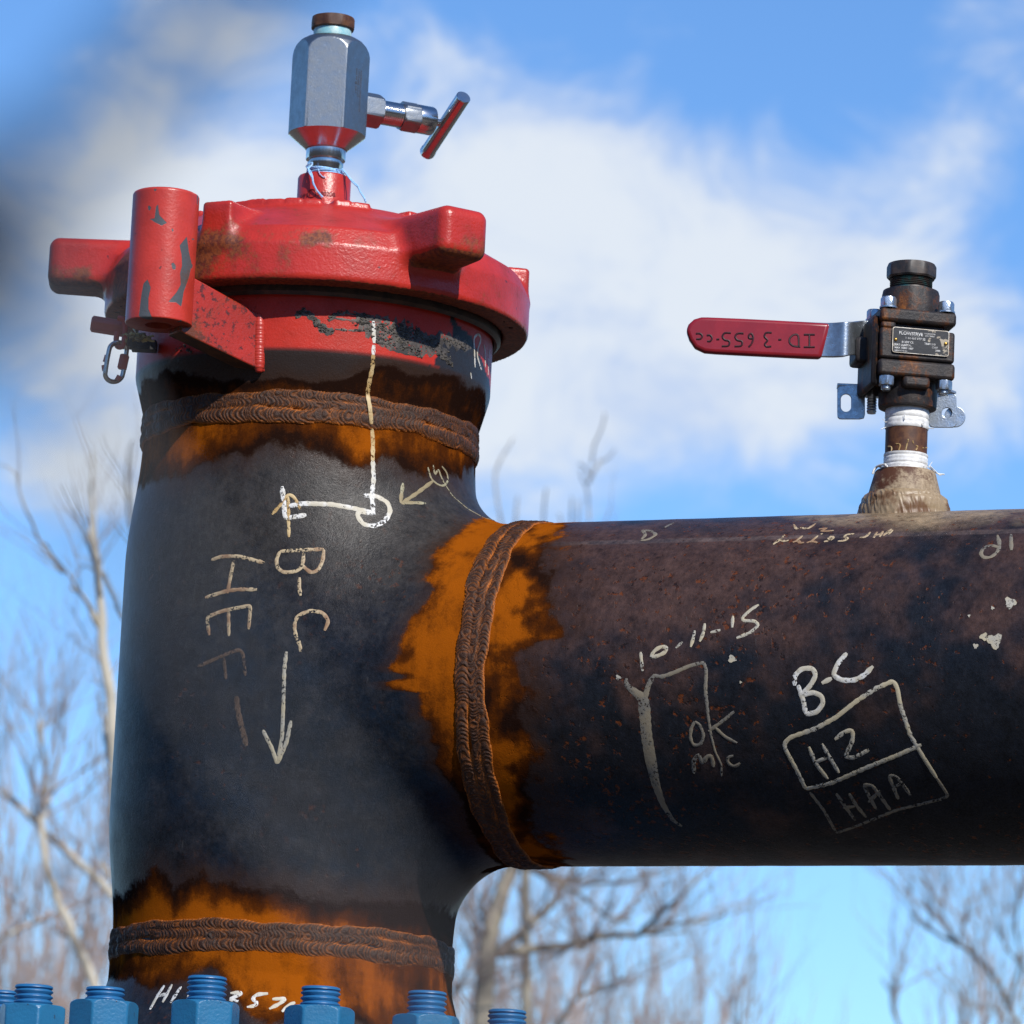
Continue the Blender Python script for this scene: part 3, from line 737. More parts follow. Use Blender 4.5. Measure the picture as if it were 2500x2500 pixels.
# ------------------------------------------------------------------ text helpers
def text_mesh(s, size):
    cu = bpy.data.curves.new('t', 'FONT'); cu.body = s; cu.size = size; cu.extrude = 0; cu.offset = size * .022; cu.resolution_u = 3
    o = bpy.data.objects.new('t', cu); COL.objects.link(o)
    bpy.context.view_layer.update(); dg = bpy.context.evaluated_depsgraph_get()
    me = bpy.data.meshes.new_from_object(o.evaluated_get(dg))
    V = np.array([v.co[:] for v in me.vertices]).reshape(-1, 3); Fc = [list(p.vertices) for p in me.polygons]
    bpy.data.objects.remove(o); bpy.data.curves.remove(cu); bpy.data.meshes.remove(me)
    return V, Fc
def put_text(mb, s, size, fn):
    V, Fc = text_mesh(s, size)
    if len(V): mb.raw(np.array([fn(x, y) for x, y, _ in V]), Fc)
# etched lines on the right-hand flat of the needle valve (read from top to bottom)
fa = hexang + math.pi / 3; fn_ = np.array((math.cos(fa), math.sin(fa), 0)); ft = np.array((-math.sin(fa), math.cos(fa), 0))
mb = MB()
for i, tx in enumerate(('ANDERSON GREENWOOD', 'H7VIS-22Q  1-2107', '6000 PSI @ 200 F')):
    off = .006 - i * .0048
    put_text(mb, tx, .0042, lambda x, y: fn_ * .04195 + ft * (y + off) + Z * (.786 - x * 1.05))
under(mb.build('etched_lettering', ENGR, smooth=False), NV)
mb = MB()
for s_, a0, zz in (('WP11', -62, .618), ('580208', -14, .6195)):
    put_text(mb, s_, .0075, lambda x, y: np.array((math.sin(R_(a0) + x / .0328 + CAZ), -math.cos(R_(a0) + x / .0328 + CAZ), 0)) * .0332 + Z * (zz + y))
mb.tube([np.array((math.sin(CAZ + R_(-26) + .17 * math.cos(a)), -math.cos(CAZ + R_(-26) + .17 * math.cos(a)), 0)) * .0332 + Z * (.6225 + .0050 * math.sin(a)) for a in np.linspace(0, 6.283, 20)], .0006, 5)
under(mb.build('raised_lettering', REDINK, smooth=False), CAP)

# twine round the valve neck
mb = MB(); rnd = random.Random(3)
for k in range(4):
    z0 = .6525 + k * .0019
    mb.tube([np.array((.0225 + .0008 * math.sin(a * 3 + k)) * 1.0) * np.array((math.sin(a), -math.cos(a), 0)) + Z * (z0 + .0014 * math.sin(a + k)) for a in np.linspace(0, 6.3, 40)], .0011, 6)
def px_tube(mb, pts, Yv, rad, n=6, sub=6):
    P = np.array([on_y(x, y, Yq) for (x, y), Yq in zip(pts, Yv)]); t = np.linspace(0, len(P) - 1, (len(P) - 1) * sub + 1)
    Q = np.stack([np.interp(t, np.arange(len(P)), P[:, i]) for i in range(3)], 1)
    for _ in range(3): Q[1:-1] = (Q[:-2] + Q[1:-1] * 2 + Q[2:]) / 4
    mb.tube(Q, rad, n); return Q
px_tube(mb, c1((475, 1310), (495, 1290), (525, 1275), (520, 1300), (490, 1325), (500, 1360), (525, 1400), (530, 1440), (560, 1500), (605, 1550)), [-.022, -.026, -.028, -.028, -.03, -.036, -.038, -.038, -.037, -.036], .0011)
px_tube(mb, c1((478, 1315), (510, 1345), (528, 1395), (523, 1440), (570, 1510), (600, 1552)), [-.024, -.034, -.037, -.037, -.037, -.036], .0009)
px_tube(mb, c1((760, 1330), (800, 1380), (845, 1432), (880, 1460), (900, 1510), (930, 1550), (942, 1588)), [-.012, -.026, -.03, -.04, -.06, -.08, -.09], .0012)
px_tube(mb, c1((700, 1325), (775, 1345), (830, 1425), (885, 1475), (895, 1505), (938, 1570)), [-.016, -.024, -.034, -.042, -.06, -.09], .0008)
px_tube(mb, c1((570, 1325), (580, 1365), (605, 1390), (625, 1395)), [-.034, -.0345, -.034, -.034], .0006)
tw = mb.build('twine', TWINE); tag(tw, 'light blue frayed twine tied round the neck below the steel bleed valve', 'twine')

# ------------------------------------------------------------------ lock pin, link and debris at the left under the cap
PY = -.16
PIN = empty('locking_pin', tuple(on_y(300, 800, PY)), 'short red painted hexagonal pin sticking out left beneath the cap', 'pin')
def lathe_px(mb, p0, p1, Y0, Y1, prof, **k):
    a = on_y(*p0, Y0); b = on_y(*p1, Y1); L = np.linalg.norm(b - a)
    mb.lathe([(r, t * L) for r, t in prof], a, (b - a) / L, **k)
mb = MB(); lathe_px(mb, (222, 790), (420, 822), PY, PY + .01, [(.0075, -.0), (.0100, .02), (.0100, .45)], n=48, hexr=.0092, hexrot=.3)
under(mb.build('pin_body', RED_CHIP, ang=25), PIN)
mb = MB(); px_tube(mb, [(288, 776), (304, 780), (306, 800), (303, 835), (296, 848), (286, 846), (283, 828), (287, 810)], [PY - .014] * 8, .0034, 8)
under(mb.build('lanyard_loop', RED_CHIP), PIN)
LNK = empty('quick_link', tuple(on_y(285, 850, PY)), 'small steel screw link with flaking red paint hanging from the red pin', 'chain link')
ov = []
for i in range(64):
    a = i / 64 * 2 * math.pi; ca, sa = math.cos(a), math.sin(a)
    hx = 22 * ca; hy = (29 if sa > 0 else -29) + 22 * sa if abs(sa) > 1e-6 else 0
    hy = 22 * sa + 26 * max(-1, min(1, sa * 3.5))
    ov.append((283 + hx * 1.0 - hy * .17 , 884 + hy * 1.0 + hx * .10))
ov.append(ov[0]); ov.append(ov[1])
mb = MB(); px_tube(mb, ov, [PY - .016 + .008 * math.cos(i / 64 * 6.283) for i in range(66)], .0029, 12, 2)
lnk = under(mb.build('link_ring', CHROME), LNK)
mb = MB(); lathe_px(mb, (305, 866), (297, 902), PY - .008, PY - .008, [(.0045, 0), (.0062, .08), (.0062, .92), (.0045, 1)], n=48, hexr=.0055)
under(mb.build('link_nut', RED_CHIP, ang=25), LNK)
mb = MB()
for (a, b, r) in (((262, 868), (257, 884), .0033), ((254, 892), (256, 905), .0033), ((292, 918), (286, 928), .0033)):
    px_tube(mb, [a, ((a[0] + b[0]) / 2, (a[1] + b[1]) / 2), b], [PY - .022] * 3, r, 12)
under(mb.build('paint_flakes', RED_CHIP), LNK)
mb = MB(); rnd = random.Random(11)
for i in range(46):
    x = 303 + rnd.random() * 62; y = 812 + rnd.random() * 16 + (x - 303) * .05
    a = rnd.random() * 6.3 if i % 3 else rnd.uniform(-.3, .3); L = rnd.uniform(5, 16)
    px_tube(mb, [(x, y), (x + L * .5 * math.cos(a), y + L * .5 * math.sin(a) + 1), (x + L * math.cos(a), y + L * math.sin(a) * .7)], [PY - .01 + rnd.uniform(-.01, .01)] * 3, rnd.uniform(.0008, .0026), 5, 2)
db = mb.build('debris', STRAW, smooth=False); tag(db, 'bits of dry straw and splintered debris caught beside the red sleeve tube', 'debris')
mb = MB(); mb.box(on_y(325, 834, -.12), X, Yn, Z, .026, .02, .016); mb.box(on_y(352, 845, -.13), X, Yn, Z, .03, .02, .012)
for i in range(5): px_tube(mb, [(322 + i * 3, 846), (330 + i * 3.4, 855 + i % 2 * 4), (333 + i * 3.4, 858)], [-.13] * 3, .0006, 4, 1)
latch = mb.build('latch_block', RUBBER, bevel=.003); under(latch, PIPE)

# ------------------------------------------------------------------ small weld fitting, nipple and ball valve on the branch
V0 = BD * .7595
def vz(z): return V0 + Z * z
OLET = MB(); OLET.lathe([(.0440, .205), (.0425, .225), (.0412, .232), (.0355, .2535), (.0340, .2552), (.0255, .2552)], (V0[0], V0[1], 0), n=80, caps=False)
under(OLET.build('weld_fitting', TAN, ang=30), PIPE)
# rippled fillet weld round its foot
n, m = 700, 26
th = np.linspace(0, 2 * np.pi, n, endpoint=False); t = np.linspace(0, 1, m); T, TH = np.meshgrid(t, th, indexing='ij')
dirx = np.cos(TH)[..., None] * BD + np.sin(TH)[..., None] * BN
rad = .0515 - .0095 * T**.8 + .002 * np.sin(TH * 4 + 1) * (1 - T)
acr = rad * np.sin(TH); zs = np.sqrt(np.clip(RP**2 - acr**2, 0, 1)) - .0015
ph = TH * .05 / .0085 + T * 2.2 + 1.0 * vnoise(np.stack([TH * 9, T * 3, 0 * T], -1), 4); rip = np.abs((ph % 1) - .5) * vnoise(np.stack([TH * 16, T * 5, 0 * T], -1), 6) * .9
two = np.sqrt(np.abs(np.sin(T * 2 * np.pi + .8 * np.sin(TH * 2)))) * .0012
zz = zs + (.2275 - zs) * T**.9 + .004 * np.sin(T * np.pi) + .0016 * rip * np.sin(T * np.pi)
rad = rad + .0022 * np.sin(T * np.pi) + .0030 * rip + two
Pw = V0 + dirx * rad[..., None] + zz[..., None] * Z
under(mesh('fitting_weld', Pw.reshape(-1, 3), gridfaces(m, n), TANWELD), PIPE)

NIP = empty('pipe_nipple', tuple(vz(.25)), 'short rusty nipple wrapped in white thread tape between branch pipe and ball valve', 'pipe nipple')
mb = MB(); mb.lathe([(.0245, .24), (.0245, .335)], (V0[0], V0[1], 0), n=64)
under(mb.build('nipple_pipe', BROWN), NIP)
for z0, z1 in ((.2535, .2765), (.3055, .3345)):
    mb = MB(); pr = []; k = 5
    for i in range(k):
        a = z0 + (z1 - z0) * i / k; b = z0 + (z1 - z0) * (i + 1) / k
        pr += [(.0249 + .0006 * (i % 2), a), (.0259, a + (b - a) * .3), (.0257, a + (b - a) * .8)]
    mb.lathe(pr, (V0[0], V0[1], 0), n=64)
    for j in range(5):
        a = rnd.uniform(-1.5, 1.5); pts = []
        p = vz(z0 + .002 * j) + np.array((math.sin(a), -math.cos(a), 0)) * .0262
        mb.tube([p, p + np.array((.002 * math.sin(a), -.002, -.001)), p + np.array((.006 * math.sin(a), -.002, -.003 + .002 * j % 3))], .0005, 4)
    under(mb.build('thread_tape', TAPE_W, ang=60), NIP)
mb = MB(); px_tube(mb, c4((1320, 1375), (1290, 1378), (1262, 1390), (1245, 1412), (1238, 1435)), [-.29, -.28, -.27, -.27, -.27], .0015, 5); under(mb.build('tape_strand', TAPE_W), NIP)
mb = MB(); px_tube(mb, c4((1330, 1385), (1300, 1395), (1268, 1385), (1252, 1400)), [-.29, -.28, -.27, -.27], .0012, 5); under(mb.build('tape_strand', TAPE_W), NIP)
mb = MB(); px_tube(mb, c4((1590, 1390), (1625, 1420), (1650, 1435), (1690, 1438)), [-.26, -.25, -.25, -.25], .0008, 5); under(mb.build('tape_strand', TAPE_W), NIP)
mb = MB(); px_tube(mb, c4((1600, 1385), (1640, 1425), (1660, 1445), (1672, 1440)), [-.26, -.25, -.25, -.25], .0006, 5); under(mb.build('tape_strand', TAPE_W), NIP)


BV = empty('ball_valve', tuple(vz(.33)), 'rusty three piece ball valve with nameplate and long red lever handle, above the branch pipe', 'valve')
fz = R_(11.0); EN = np.array((math.sin(fz), -math.cos(fz), 0)); EX = np.array((math.cos(fz), math.sin(fz), 0))     # face normal, along face
def bp(x, nn, z): return V0 + EX * x + EN * nn + Z * z
def vbox(mb, x0, x1, n0, n1, z0, z1): mb.box(bp((x0 + x1) / 2, (n0 + n1) / 2, (z0 + z1) / 2), EX, EN, Z, x1 - x0, n1 - n0, z1 - z0); return mb
mb = MB(); mb.lathe([(.030, .3290), (.0335, .3305), (.0342, .334), (.0342, .368)], (V0[0], V0[1], 0), n=72)
under(mb.build('end_socket', IRON, ang=40), BV); mb = MB()
mb.lathe([(.0342, .436), (.0342, .4655), (.0325, .4705), (.025, .4715)], (V0[0], V0[1], 0), n=72, hexr=.0335, sides=10)
under(mb.build('end_socket', IRON, ang=40), BV)
W, Dp = .0455, .0425
mb = MB(); vbox(mb, -W, W, -Dp, Dp, .3595, .3790)
vbox(mb, -.016, .016, .02, Dp + .0012, .3470, .3605)
under(mb.build('lower_flange', IRON, bevel=.004), BV)
mb = MB(); vbox(mb, -W, W, -Dp, Dp, .4235, .4400)
under(mb.build('upper_flange', IRON, bevel=.004), BV)
mb = MB(); vbox(mb, -W + .001, W - .001, -Dp + .001, Dp - .0015, .380, .4165); vbox(mb, -.034, .034, -.034, .034, .415, .4245)
vbox(mb, -W + .002, -.026, .0, Dp - .0025, .4155, .4245)
under(mb.build('centre_body', IRON, bevel=.003), BV)
mb = MB(); vbox(mb, -.0640, -.0440, -.034, .004, .3810, .4120); vbox(mb, -.0520, -.0440, -.040, .034, .3480, .4320)
under(mb.build('stem_housing', IRON, bevel=.004), BV)
mb = MB(); mb.lathe([(.0245, .470), (.0235, .473)] + [(.0250 if i % 2 else .0232, .4745 + i * .0011) for i in range(12)], (V0[0], V0[1], 0), n=64)
under(mb.build('plug_thread', TAPE_T, ang=60), BV)
mb = MB(); mb.lathe([(.0268, .4855), (.0288, .4875), (.0292, .4900), (.0292, .5000), (.0275, .5030), (.015, .5042)], (V0[0], V0[1], 0), n=96, hexr=.0276, hexrot=.2, sides=8)
under(mb.build('square_plug', PLUGM, ang=22), BV)
bx = .0345
for sx in (-1, 1):
    for sn in (-1, 1):
        c = bp(sx * .0345, sn * .0335, 0)
        mb = MB(); mb.lathe([(.0092, .4400), (.0105, .4402), (.0105, .4420), (.0095, .4425)], c, n=40)
        mb.lathe([(.0088, .4425), (.0094, .4435), (.0094, .4515), (.0080, .4535), (.004, .4538)], c, n=48, hexr=.0083, hexrot=.5)
        under(mb.build('bolt_head', ZINC, ang=25), BV)
        mb = MB(); mb.lathe([(.0088, .3592), (.0096, .3585), (.0096, .3500), (.0086, .3485), (.005, .3483)][::-1], c, n=48, hexr=.0085, hexrot=.25 + sx * .2)
        zb_ = .3425 if (sx > 0 or sn > 0) else .329
        mb.lathe([(.0050, zb_)] + [(.0060 if i % 2 else .0052, zb_ + .001 + i * (.349 - zb_) / 12) for i in range(12)], c, n=24)
        under(mb.build('bolt_nut', ZINC, ang=25), BV)
# nameplate
def npt(x, z): return bp(x, Dp + .0005, z)
nx0, nx1, nz0, nz1 = -.0310, .0365, .3865, .4168
def rrect(x0, x1, y0, y1, r, k=5):
    o = []
    for cx, cy, a0 in ((x1 - r, y1 - r, 0), (x0 + r, y1 - r, 90), (x0 + r, y0 + r, 180), (x1 - r, y0 + r, 270)):
        for i in range(k + 1): a = R_(a0 + 90 * i / k); o.append((cx + r * math.cos(a), cy + r * math.sin(a)))
    return o
mb = MB(); mb.prism(rrect(nx0, nx1, nz0, nz1, .003), bp(0, Dp - .0025, 0), EX, Z, EN, .0036)
npl = under(mb.build('nameplate', PLATER, smooth=False), BV)
mb = MB(); mb.prism(rrect(nx0 + .0008, nx1 - .0008, nz0 + .0008, nz1 - .0008, .0024), bp(0, Dp + .0011, 0), EX, Z, EN, .0003)
def sub(o, p): o.parent = p; o.matrix_parent_inverse = Matrix(); return o
sub(mb.build('enamel_face', PLATEB, smooth=False), npl)
mb = MB(); NPZ = Dp + .0017
for tx, sz, x, z in (('FLOWSERVE', .0052, -.0235, .4082), ('WORCESTER', .0023, .0065, .4105), ('CONTROLS', .0021, .0075, .4080), ('1 44 466 V77 S2', .0036, -.0160, .4032), ('BODY CS', .0033, -.0200, .3983),
                     ('TRIM S10', .0033, .0070, .3983), ('SEAT LUBETAL', .0032, -.0290, .3946), ('CWP', .0032, .0160, .3946), ('MAX TEMP 180F', .0032, -.0285, .3910), ('2000', .0030, .020, .3912), ('ASSEMBLED IN USA', .0018, -.0285, .3882)):
    put_text(mb, tx, sz, lambda a, b: bp(x + a, NPZ, z + b))
mb.tube([bp(-.0165 + .006 * math.cos(a), NPZ, .4105 + .0022 * math.sin(a)) for a in np.linspace(.3, 2.6, 12)], .0002, 4)
mb.tube([bp(-.0050 + .006 * math.cos(a), NPZ, .4090 + .0028 * math.sin(a)) for a in np.linspace(3.6, 6.0, 12)], .0002, 4)
sub(mb.build('nameplate_lettering', WHITE_T, smooth=False), npl)
for xx, zz2 in ((-.0272, .4015), (.0325, .4015)):
    mb = MB(); mb.lathe([(.0022, 0), (.0020, .0012), (.0010, .0018), (.0002, .0019)], bp(xx, Dp + .001, zz2), EN, n=20); sub(mb.build('rivet', BRASS), npl)
# lever: strap follows a bent path seen in plan, grip is a dipped vinyl sleeve
def strap(path, z_lo, z_hi, th_, name, mt, par, bev):
    """path: plan points; z_lo/z_hi heights per point"""
    Pp = np.array(path, float); Tn = np.gradient(Pp, axis=0); Tn /= np.linalg.norm(Tn, axis=1)[:, None]; Nn = np.stack([-Tn[:, 1], Tn[:, 0]], 1)
    V = []; F = []
    for i in range(len(Pp)):
        a = Pp[i] + Nn[i] * th_ / 2; b = Pp[i] - Nn[i] * th_ / 2
        V += [(*a, z_lo[i]), (*a, z_hi[i]), (*b, z_hi[i]), (*b, z_lo[i])]
    for i in range(len(Pp) - 1):
        for j in range(4): F.append((i * 4 + j, i * 4 + (j + 1) % 4, i * 4 + 4 + (j + 1) % 4, i * 4 + 4 + j))
    F += [(3, 2, 1, 0), tuple(len(V) - 4 + j for j in range(4))]
    mb = MB(); mb.raw(np.array(V), F); return under(mb.build(name, mt, bevel=bev, seg=3), par)
HY = V0[1] - .012                    # depth plane of the lever
def sm(pts, k=8):
    P = np.array(pts, float); t = np.linspace(0, len(P) - 1, (len(P) - 1) * k + 1); Q = np.stack([np.interp(t, np.arange(len(P)), P[:, i]) for i in range(P.shape[1])], 1)
    for _ in range(8): Q[1:-1] = (Q[:-2] + 2 * Q[1:-1] + Q[2:]) / 4
    return Q
stp = []
for cx, ct, cb, dy in ((1225, 470, 690, .026), (1150, 472, 688, .020), (1110, 478, 688, -.006), (1060, 480, 700, -.012), (1000, 485, 703, -.004), (940, 487, 702, 0), (600, 470, 690, 0), (300, 465, 670, 0)):
    (x1, y1), (_, y2) = c4((cx, ct), (cx, cb)); a = on_y(x1, y1, HY + dy); b = on_y(x1, y2, HY + dy); stp.append((a[0], HY + dy, b[2], a[2]))
Q = sm(stp)
LEV = under(empty('lever_handle'), BV) if False else strap(Q[:, :2], Q[:, 2], Q[:, 3], .0045, 'lever_handle', ZINC, BV, .0012)
gp = c4((972, 485), (915, 706), (800, 702), (600, 692), (400, 682), (250, 674), (180, 668), (120, 640), (85, 590), (64, 530), (80, 490), (115, 458), (160, 445), (200, 445), (400, 453), (600, 463), (800, 474))
GP = [on_y(x, y, HY - .0065) for x, y in gp]; cxm = np.array([0, HY - .0065, 0])
mb = MB(); poly = [(p[0], p[2]) for p in GP][::-1]
mb.prism(poly, (0, HY + .0065, 0), X, Z, (0, -1, 0), .013)
grip = mb.build('red_grip', GRIPR, bevel=.0045, seg=4); grip.parent = LEV; grip.matrix_parent_inverse = Matrix()
grip.location = (0, 0, 0)
# marker scrawl on the grip, upside down
mb = MB()
GL = {'I': (((.1, 1), (.9, 1)), ((.5, 1), (.5, 0)), ((.1, 0), (.9, 0))), 'D': (((.1, 1), (.1, 0), (.6, .05), (.95, .35), (.95, .7), (.6, .97), (-.05, 1)),), '-': (((.2, .5), (.8, .52)),),
      '3': (((.1, .95), (.7, 1), (.9, .78), (.4, .55), (.95, .32), (.75, .02), (.05, .05)),), '6': (((.8, 1), (.3, .75), (.1, .3), (.4, 0), (.85, .15), (.8, .42), (.15, .4)),),
      '5': (((.95, 1), (.2, 1), (.15, .6), (.7, .58), (.95, .3), (.7, .02), (.05, .05)),), 'c': (((.9, .7), (.4, .75), (.1, .4), (.4, .05), (.95, .1)),)}
for ch, cx, w, cy, h in (('I', 840, 85, 598, 78), ('D', 745, 70, 595, 80), ('-', 655, 30, 590, 60), ('3', 578, 55, 590, 95), ('6', 472, 42, 592, 88), ('5', 398, 62, 590, 85), ('5', 318, 62, 588, 88), ('-', 265, 28, 588, 50), ('c', 214, 40, 588, 60), ('c', 150, 50, 575, 55)):
    for st in GL[ch]:
        px_tube(mb, c4(*[(cx - (x - .5) * w, cy + (y - .5) * h) for x, y in st]), [HY - .0063] * len(st), .0013, 6, 4)
ink = mb.build('marker_writing', INK); ink.parent = LEV; ink.matrix_parent_inverse = Matrix()
# folded mounting bracket under the lower flange
def tab(mb, quad, holes, Y, th_):
    """flat tab facing the viewer with a through hole: ring of quads between outline and hole"""
    k = 40; out = []; inn = []
    (x0, y0), (x1, y1), r, (hx, hy), hr, hh = quad, holes[0], holes[1], holes[2], holes[3], holes[4]
    for i in range(k):
        a = 2 * math.pi * (i + .5) / k; ca, sa = math.cos(a), math.sin(a)
        inn.append((hx + hr * ca, hy + hr * sa + hh * (1 if sa > 0 else -1)))
        cx, cy = hx, hy; tx = ((x1 if ca > 0 else x0) - cx) / ca if abs(ca) > 1e-6 else 1e9; ty = ((y1 if sa > 0 else y0) - cy) / sa if abs(sa) > 1e-6 else 1e9
        t_ = min(tx, ty); qx, qy = cx + ca * t_, cy + sa * t_
        for ax2, ay2 in ((x0, y0), (x1, y0), (x0, y1), (x1, y1)):      # round the corners
            ux, uy = (ax2 + r if ax2 == x0 else ax2 - r), (ay2 + r if ay2 == y0 else ay2 - r)
            if (qx - ux) * (1 if ax2 == x1 else -1) > 0 and (qy - uy) * (1 if ay2 == y1 else -1) > 0:
                L = math.hypot(qx - ux, qy - uy)
                if L > r: qx, qy = ux + (qx - ux) * r / L, uy + (qy - uy) * r / L
        out.append((qx, qy))
    A = [on_y(x, y, Y) for x, y in out]; B = [on_y(x, y, Y) for x, y in inn]; off = np.array((0, th_, 0))
    V = A + B + [p + off for p in A] + [p + off for p in B]; F = []
    for i in range(k):
        j = (i + 1) % k
        F += [(i, i + k, j + k, j), (i + 2 * k, j + 2 * k, j + 3 * k, i + 3 * k), (i, j, j + 2 * k, i + 2 * k), (i + k, i + 3 * k, j + 3 * k, j + k)]
    mb.raw(np.array(V), F)
(lx0, ly0), (lx1, ly1), (lhx, lhy) = c4((1015, 880), (1190, 1090), (1070, 988)); YL = V0[1] + .030
(rx0, ry0), (rx1, ry1), (rhx, rhy) = c4((1590, 925), (1765, 1142), (1705, 1050)); YR = V0[1] + .052
mb = MB(); tab(mb, (lx0, ly0), ((lx1, ly1), 8, (lhx, lhy), 12.5, 9), YL, .0032)
a = on_y(lx0, ly0, YL); b = on_y(lx1, ly0, YL)
q = [a, a + np.array((.0, .020, .0)), np.array((*bp(-.020, -.043, 0)[:2], a[2])), np.array((*bp(-.022, -.020, 0)[:2], a[2])), np.array((b[0], b[1], a[2]))]
mb.raw(np.array([p for p in q] + [p + Z * .0032 for p in q]), [(4, 3, 2, 1, 0), (5, 6, 7, 8, 9)] + [(i, (i + 1) % 5, (i + 1) % 5 + 5, i + 5) for i in range(5)])
under(mb.build('mounting_bracket', ZINC, bevel=.0006, smooth=False), BV)
mb = MB(); tab(mb, (rx0, ry0), ((rx1, ry1), 10, (rhx, rhy), 12, .5), YR, .0032)
mb.lathe([(.0125, 0), (.0125, .003)], on_y(*c4((1755, 1075))[0], YR + .004), (0, 1, 0), n=36)
a = on_y(rx1, ry0 + 3, YR); b = on_y(rx0, ry0, YR)
q = [a, b, np.array((*bp(.015, -.020, 0)[:2], b[2] + .006)), np.array((*bp(.040, -.030, 0)[:2], b[2] + .006))]
mb.raw(np.array([p for p in q] + [p + Z * .0032 for p in q]), [(3, 2, 1, 0), (4, 5, 6, 7)] + [(i, (i + 1) % 4, (i + 1) % 4 + 4, i + 4) for i in range(4)])
under(mb.build('mounting_bracket', ZINC, bevel=.0006, smooth=False), BV)

# ------------------------------------------------------------------ blue flange with studs and nuts
FLZ = -.445
mb = MB(); mb.lathe([(.19, FLZ - .09), (.372, FLZ - .09), (.375, FLZ - .087), (.375, FLZ - .003), (.372, FLZ), (.22, FLZ)], n=128, caps=False)
mb.lathe([(.19, FLZ - .185), (.372, FLZ - .185), (.375, FLZ - .182), (.375, FLZ - .10), (.372, FLZ - .097), (.19, FLZ - .097)], n=128, caps=False)
under(mb.build('blue_flange', BLUE, ang=30), PIPE)
mb = MB(); mb.lathe([(RP, -2.7), (RP, -.62)], n=72, caps=False); under(mb.build('riser_pipe', PLUGM), PIPE)
def stud_meshes():
    pr = [(.0195, -.075)]; z0 = .0; 
    pr = [(.0205, -.30), (.0205, -.004)]
    p = .0062
    for i in range(6):
        t = -.002 + i * p; pr += [(.0200, t), (.0200, t + .0012), (.0226, t + .0030), (.0226, t + .0042), (.0200, t + .0062)]
    pr += [(.0205, .0355), (.0222, .0368), (.0215, .0392), (.0195, .0400), (.0001, .0401)]
    a = MB().lathe(pr, n=56)
    nt = MB().lathe(dense([(.034, -.0445), (.0398, -.0425)], 5) + dense([(.0398, -.006), (.0385, -.0030), (.0350, -.0006)], 6) + [(.0225, .0)], n=168, hexr=.0350)
    return a, nt
labels = {-82: 'blue stud and nut cut by the left picture edge, leftmost of the row', -59.5: 'blue stud and nut second from the left end of the bolt row', -37: 'blue stud with short thread showing, third bolt from the left',
          -14.5: 'tallest blue stud, standing in front of the white HI writing', 8: 'blue stud and nut just right of the white 357 writing', 30.5: 'greyish out of focus blue stud at the lower right edge of the vertical pipe',
          53: 'lowest blue stud, only its threaded tip showing right of the pipe', -104.5: 'blue stud hidden behind the leftmost bolts of the flange', 75.5: 'blue stud at far right of the flange below the picture edge'}
first = None
for a0, zt, rot in ((-82, -.3750, 5), (-59.5, -.3775, 12), (-37, -.3850, 20), (-14.5, -.3720, 2), (8, -.3780, 24), (30.5, -.3730, 14), (53, -.3815, 8)):
    a = R_(a0) + CAZ; loc = (.33 * math.sin(a), -.33 * math.cos(a), FLZ + .0445)
    if first is None:
        st = empty('stud_bolt'); sa, nn_ = stud_meshes()
        s1 = sa.build('stud', BLUE, ang=60); s1.parent = st; s2 = nn_.build('nut', BLUE_NUT, ang=22); s2.parent = st; first = (st, s1, s2)
    else:
        st = first[0].copy(); COL.objects.link(st); s1 = first[1].copy(); COL.objects.link(s1); s1.parent = st; s2 = first[2].copy(); COL.objects.link(s2); s2.parent = st
    st.location = loc; st.rotation_euler = (0, 0, a + R_(rot)); s1.location = (0, 0, (zt - .040) - loc[2])
    tag(st, labels[a0], 'bolt', 'blue studs and nuts round the flange')

# ------------------------------------------------------------------ hand writing and smears on the pipe
def ribbon(mb, pts, w, off=.0006, taper=True, wn=.18):
    pts = np.array(pts, float); seg = np.r_[0, np.cumsum(np.hypot(*np.diff(pts, axis=0).T))]; n = max(4, int(seg[-1] / 5))
    t = np.linspace(0, seg[-1], n); q = np.stack([np.interp(t, seg, pts[:, i]) for i in (0, 1)], 1)
    for _ in range(2): q[1:-1] = (q[:-2] + 2 * q[1:-1] + q[2:]) / 4
    P = trace(q[:, 0], q[:, 1]); N = snormal(P); T = np.gradient(P, axis=0); T /= np.linalg.norm(T, axis=1)[:, None] + 1e-12
    Sd = np.cross(N, T); Sd /= np.linalg.norm(Sd, axis=1)[:, None] + 1e-12
    ww = np.interp(t / max(seg[-1], 1e-6), np.linspace(0, 1, len(w)), w) if hasattr(w, '__len__') else np.full(n, float(w))
    wn = .07 if np.max(ww) > 14 and wn < .4 else wn
    ww = ww * 1.12 / 2 / 2030 * (1 + wn * (np.sin(t * .31 + pts[0, 0]) * .5 + np.sin(t * .9 + pts[0, 1]) * .5))
    if taper: ww = ww * np.minimum(1, .55 + np.minimum(np.arange(n), np.arange(n)[::-1]) * .3)
    rows = []
    for k in (-1, -.5, 0, .5, 1):
        A = P + Sd * (ww * k)[:, None]
        for _ in range(3): A = A - N * trace_sdf(A)[:, None]
        rows.append(A + N * (off * (1.0 if abs(k) < 1 else .35)))
    V = np.stack(rows, 1).reshape(-1, 3); F = gridfaces(n, 5, wrap=False).tolist()
    mb.raw(V, F)
def mark(name, strokes, w, mt, label=None):
    mb = MB()
    for s_ in strokes:
        if isinstance(s_, tuple) and len(s_) == 2 and isinstance(s_[0], list): ribbon(mb, s_[0], s_[1])
        else: ribbon(mb, s_, w)
    o = under(mb.build(name, mt), PIPE)
    if label: o['label'] = label
    return o
